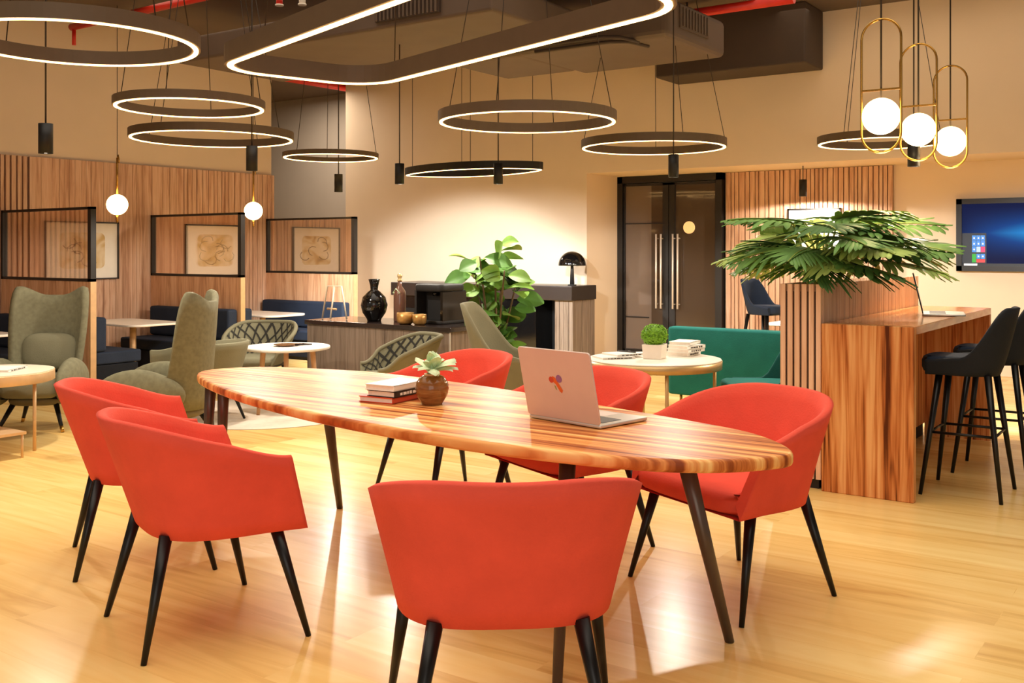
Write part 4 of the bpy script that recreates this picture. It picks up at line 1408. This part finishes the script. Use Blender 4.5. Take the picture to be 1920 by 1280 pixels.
# ================================================================== TELEVISION
t = thing('wall_television', 'wall mounted television showing a blue desktop with a start menu of tiles', 'television', (-1.72, 12.40, 1.587))
bm = B(); w, h = 1.52, .82; f = .06
bx(bm, -w / 2, w / 2, -.03, .055, -h / 2, -h / 2 + f); bx(bm, -w / 2, w / 2, -.03, .055, h / 2 - f, h / 2)
bx(bm, -w / 2, -w / 2 + f, -.03, .055, -h / 2, h / 2); bx(bm, w / 2 - f, w / 2, -.03, .055, -h / 2, h / 2)
obj('bezel', bm, M['doorframe'], t)
sc = obj('screen', bx(B(), -w / 2 + f, w / 2 - f, -.01, .05, -h / 2 + f, h / 2 - f), screen_mat(), t)
def tiles(nm, rects, c, y, es=.7):
    bm = B()
    for x0, x1, z0, z1 in rects:
        bm.faces.new([bm.verts.new((a, y, b)) for a, b in ((x0, z0), (x1, z0), (x1, z1), (x0, z1))])
    obj(nm, bm, plain(nm + '_glow', c, .4, vary=.03, emit=c, es=es), sc)
X0 = -w / 2 + f; Z0 = -h / 2 + f
tiles('menu_panel', [(X0 + .0, X0 + .255, Z0 + .03, Z0 + .37)], (12, 20, 34), -.0105, .3)
tiles('taskbar', [(X0, w / 2 - f, Z0, Z0 + .028)], (14, 16, 22), -.0106, .3)
tiles('search_box', [(X0 + .02, X0 + .16, Z0 + .004, Z0 + .026)], (228, 228, 228), -.0108, .7)
bl = []
for r in range(3):
    for c in range(3):
        if (r, c) in ((0, 2), (0, 1)): continue
        bl.append((X0 + .105 + c * .046, X0 + .148 + c * .046, Z0 + .155 + r * .064, Z0 + .216 + r * .064))
bl += [(X0 + .151, X0 + .194, Z0 + .082, Z0 + .135), (X0 + .197, X0 + .24, Z0 + .082, Z0 + .135)]
tiles('blue_tiles', bl, (46, 116, 196), -.0111)
tiles('pale_tile', [(X0 + .151, X0 + .194, Z0 + .155, Z0 + .216)], (150, 176, 220), -.0111)
tiles('pink_tile', [(X0 + .197, X0 + .24, Z0 + .155, Z0 + .216)], (206, 40, 96), -.0111)
tiles('green_tile', [(X0 + .105, X0 + .148, Z0 + .04, Z0 + .135)], (20, 140, 30), -.0111)
tiles('red_tile', [(X0 + .151, X0 + .24, Z0 + .04, Z0 + .078)], (200, 40, 44), -.0111)
ic = []
for (x0, x1, z0, z1) in bl:
    cx_, cz_ = (x0 + x1) / 2, (z0 + z1) / 2
    ic.append((cx_ - .007, cx_ + .007, cz_ - .008, cz_ + .008))
tiles('white_icons', ic, (240, 244, 250), -.0114, .9)

# ================================================================== LIGHT AND CAMERA
def area(name, loc, size, e, c, rot=(0, 0, 0), sy=None):
    L = bpy.data.lights.new(name, 'AREA'); L.energy = e; L.color = c
    L.shape = 'RECTANGLE'; L.size = size; L.size_y = sy or size
    o = bpy.data.objects.new(name, L); COL.objects.link(o); o.location = loc; o.rotation_euler = rot
    return o
area('ceiling_fill', (-3.2, 3.6, 4.08), 7.0, A1, (1, .90, .75), sy=7.5).data.spread = R(115)  # added fill panel under the ceiling, out of view
area('ceiling_fill', (-7.6, 7.0, 4.08), 3.6, A2, (1, .80, .58), sy=3.0)  # second added panel, warmer, no fitting modelled
area('recess_fill', (-12.2, 11.2, 4.05), 1.2, A3, (1, .86, .70), sy=1.5)  # unseen lamp added to lift the dark recess
area('front_fill', (1.2, -2.5, 2.3), 4.0, A4, (1, .93, .84), (R(80), 0, R(28)))  # fill lamp added behind the camera, no window there
area('alcove_fill', (-2.5, 10.2, 4.05), 3.0, A5, (1, .80, .58), sy=1.6)  # added warm fill in front of the upper wall, out of view

w = bpy.data.worlds.new('room_air'); bpy.context.scene.world = w
w.use_nodes = True
bg = w.node_tree.nodes['Background']
bg.inputs['Color'].default_value = (1, .84, .66, 1)
bg.inputs['Strength'].default_value = WS

cam = bpy.data.cameras.new('camera')
co = bpy.data.objects.new('camera', cam); COL.objects.link(co)
cam.sensor_fit = 'HORIZONTAL'; cam.sensor_width = 36
cam.lens = 1900 / 1920 * 36
cam.shift_y = -(640 - 468) / 1920
cam.clip_end = 100
co.location = (0, 0, CAMH)
co.rotation_euler = (R(90), 0, R(35))
sc_ = bpy.context.scene
sc_.camera = co
sc_.view_settings.view_transform = 'Standard'
sc_.view_settings.look = 'None'
sc_.view_settings.exposure = EXPO
sc_.cycles.max_bounces = 8
sc_.cycles.diffuse_bounces = 4
sc_.cycles.glossy_bounces = 4
sc_.cycles.transparent_max_bounces = 10
sc_.cycles.caustics_reflective = False
sc_.cycles.caustics_refractive = False
sc_.cycles.use_denoising = True
sc_.cycles.sample_clamp_indirect = 4
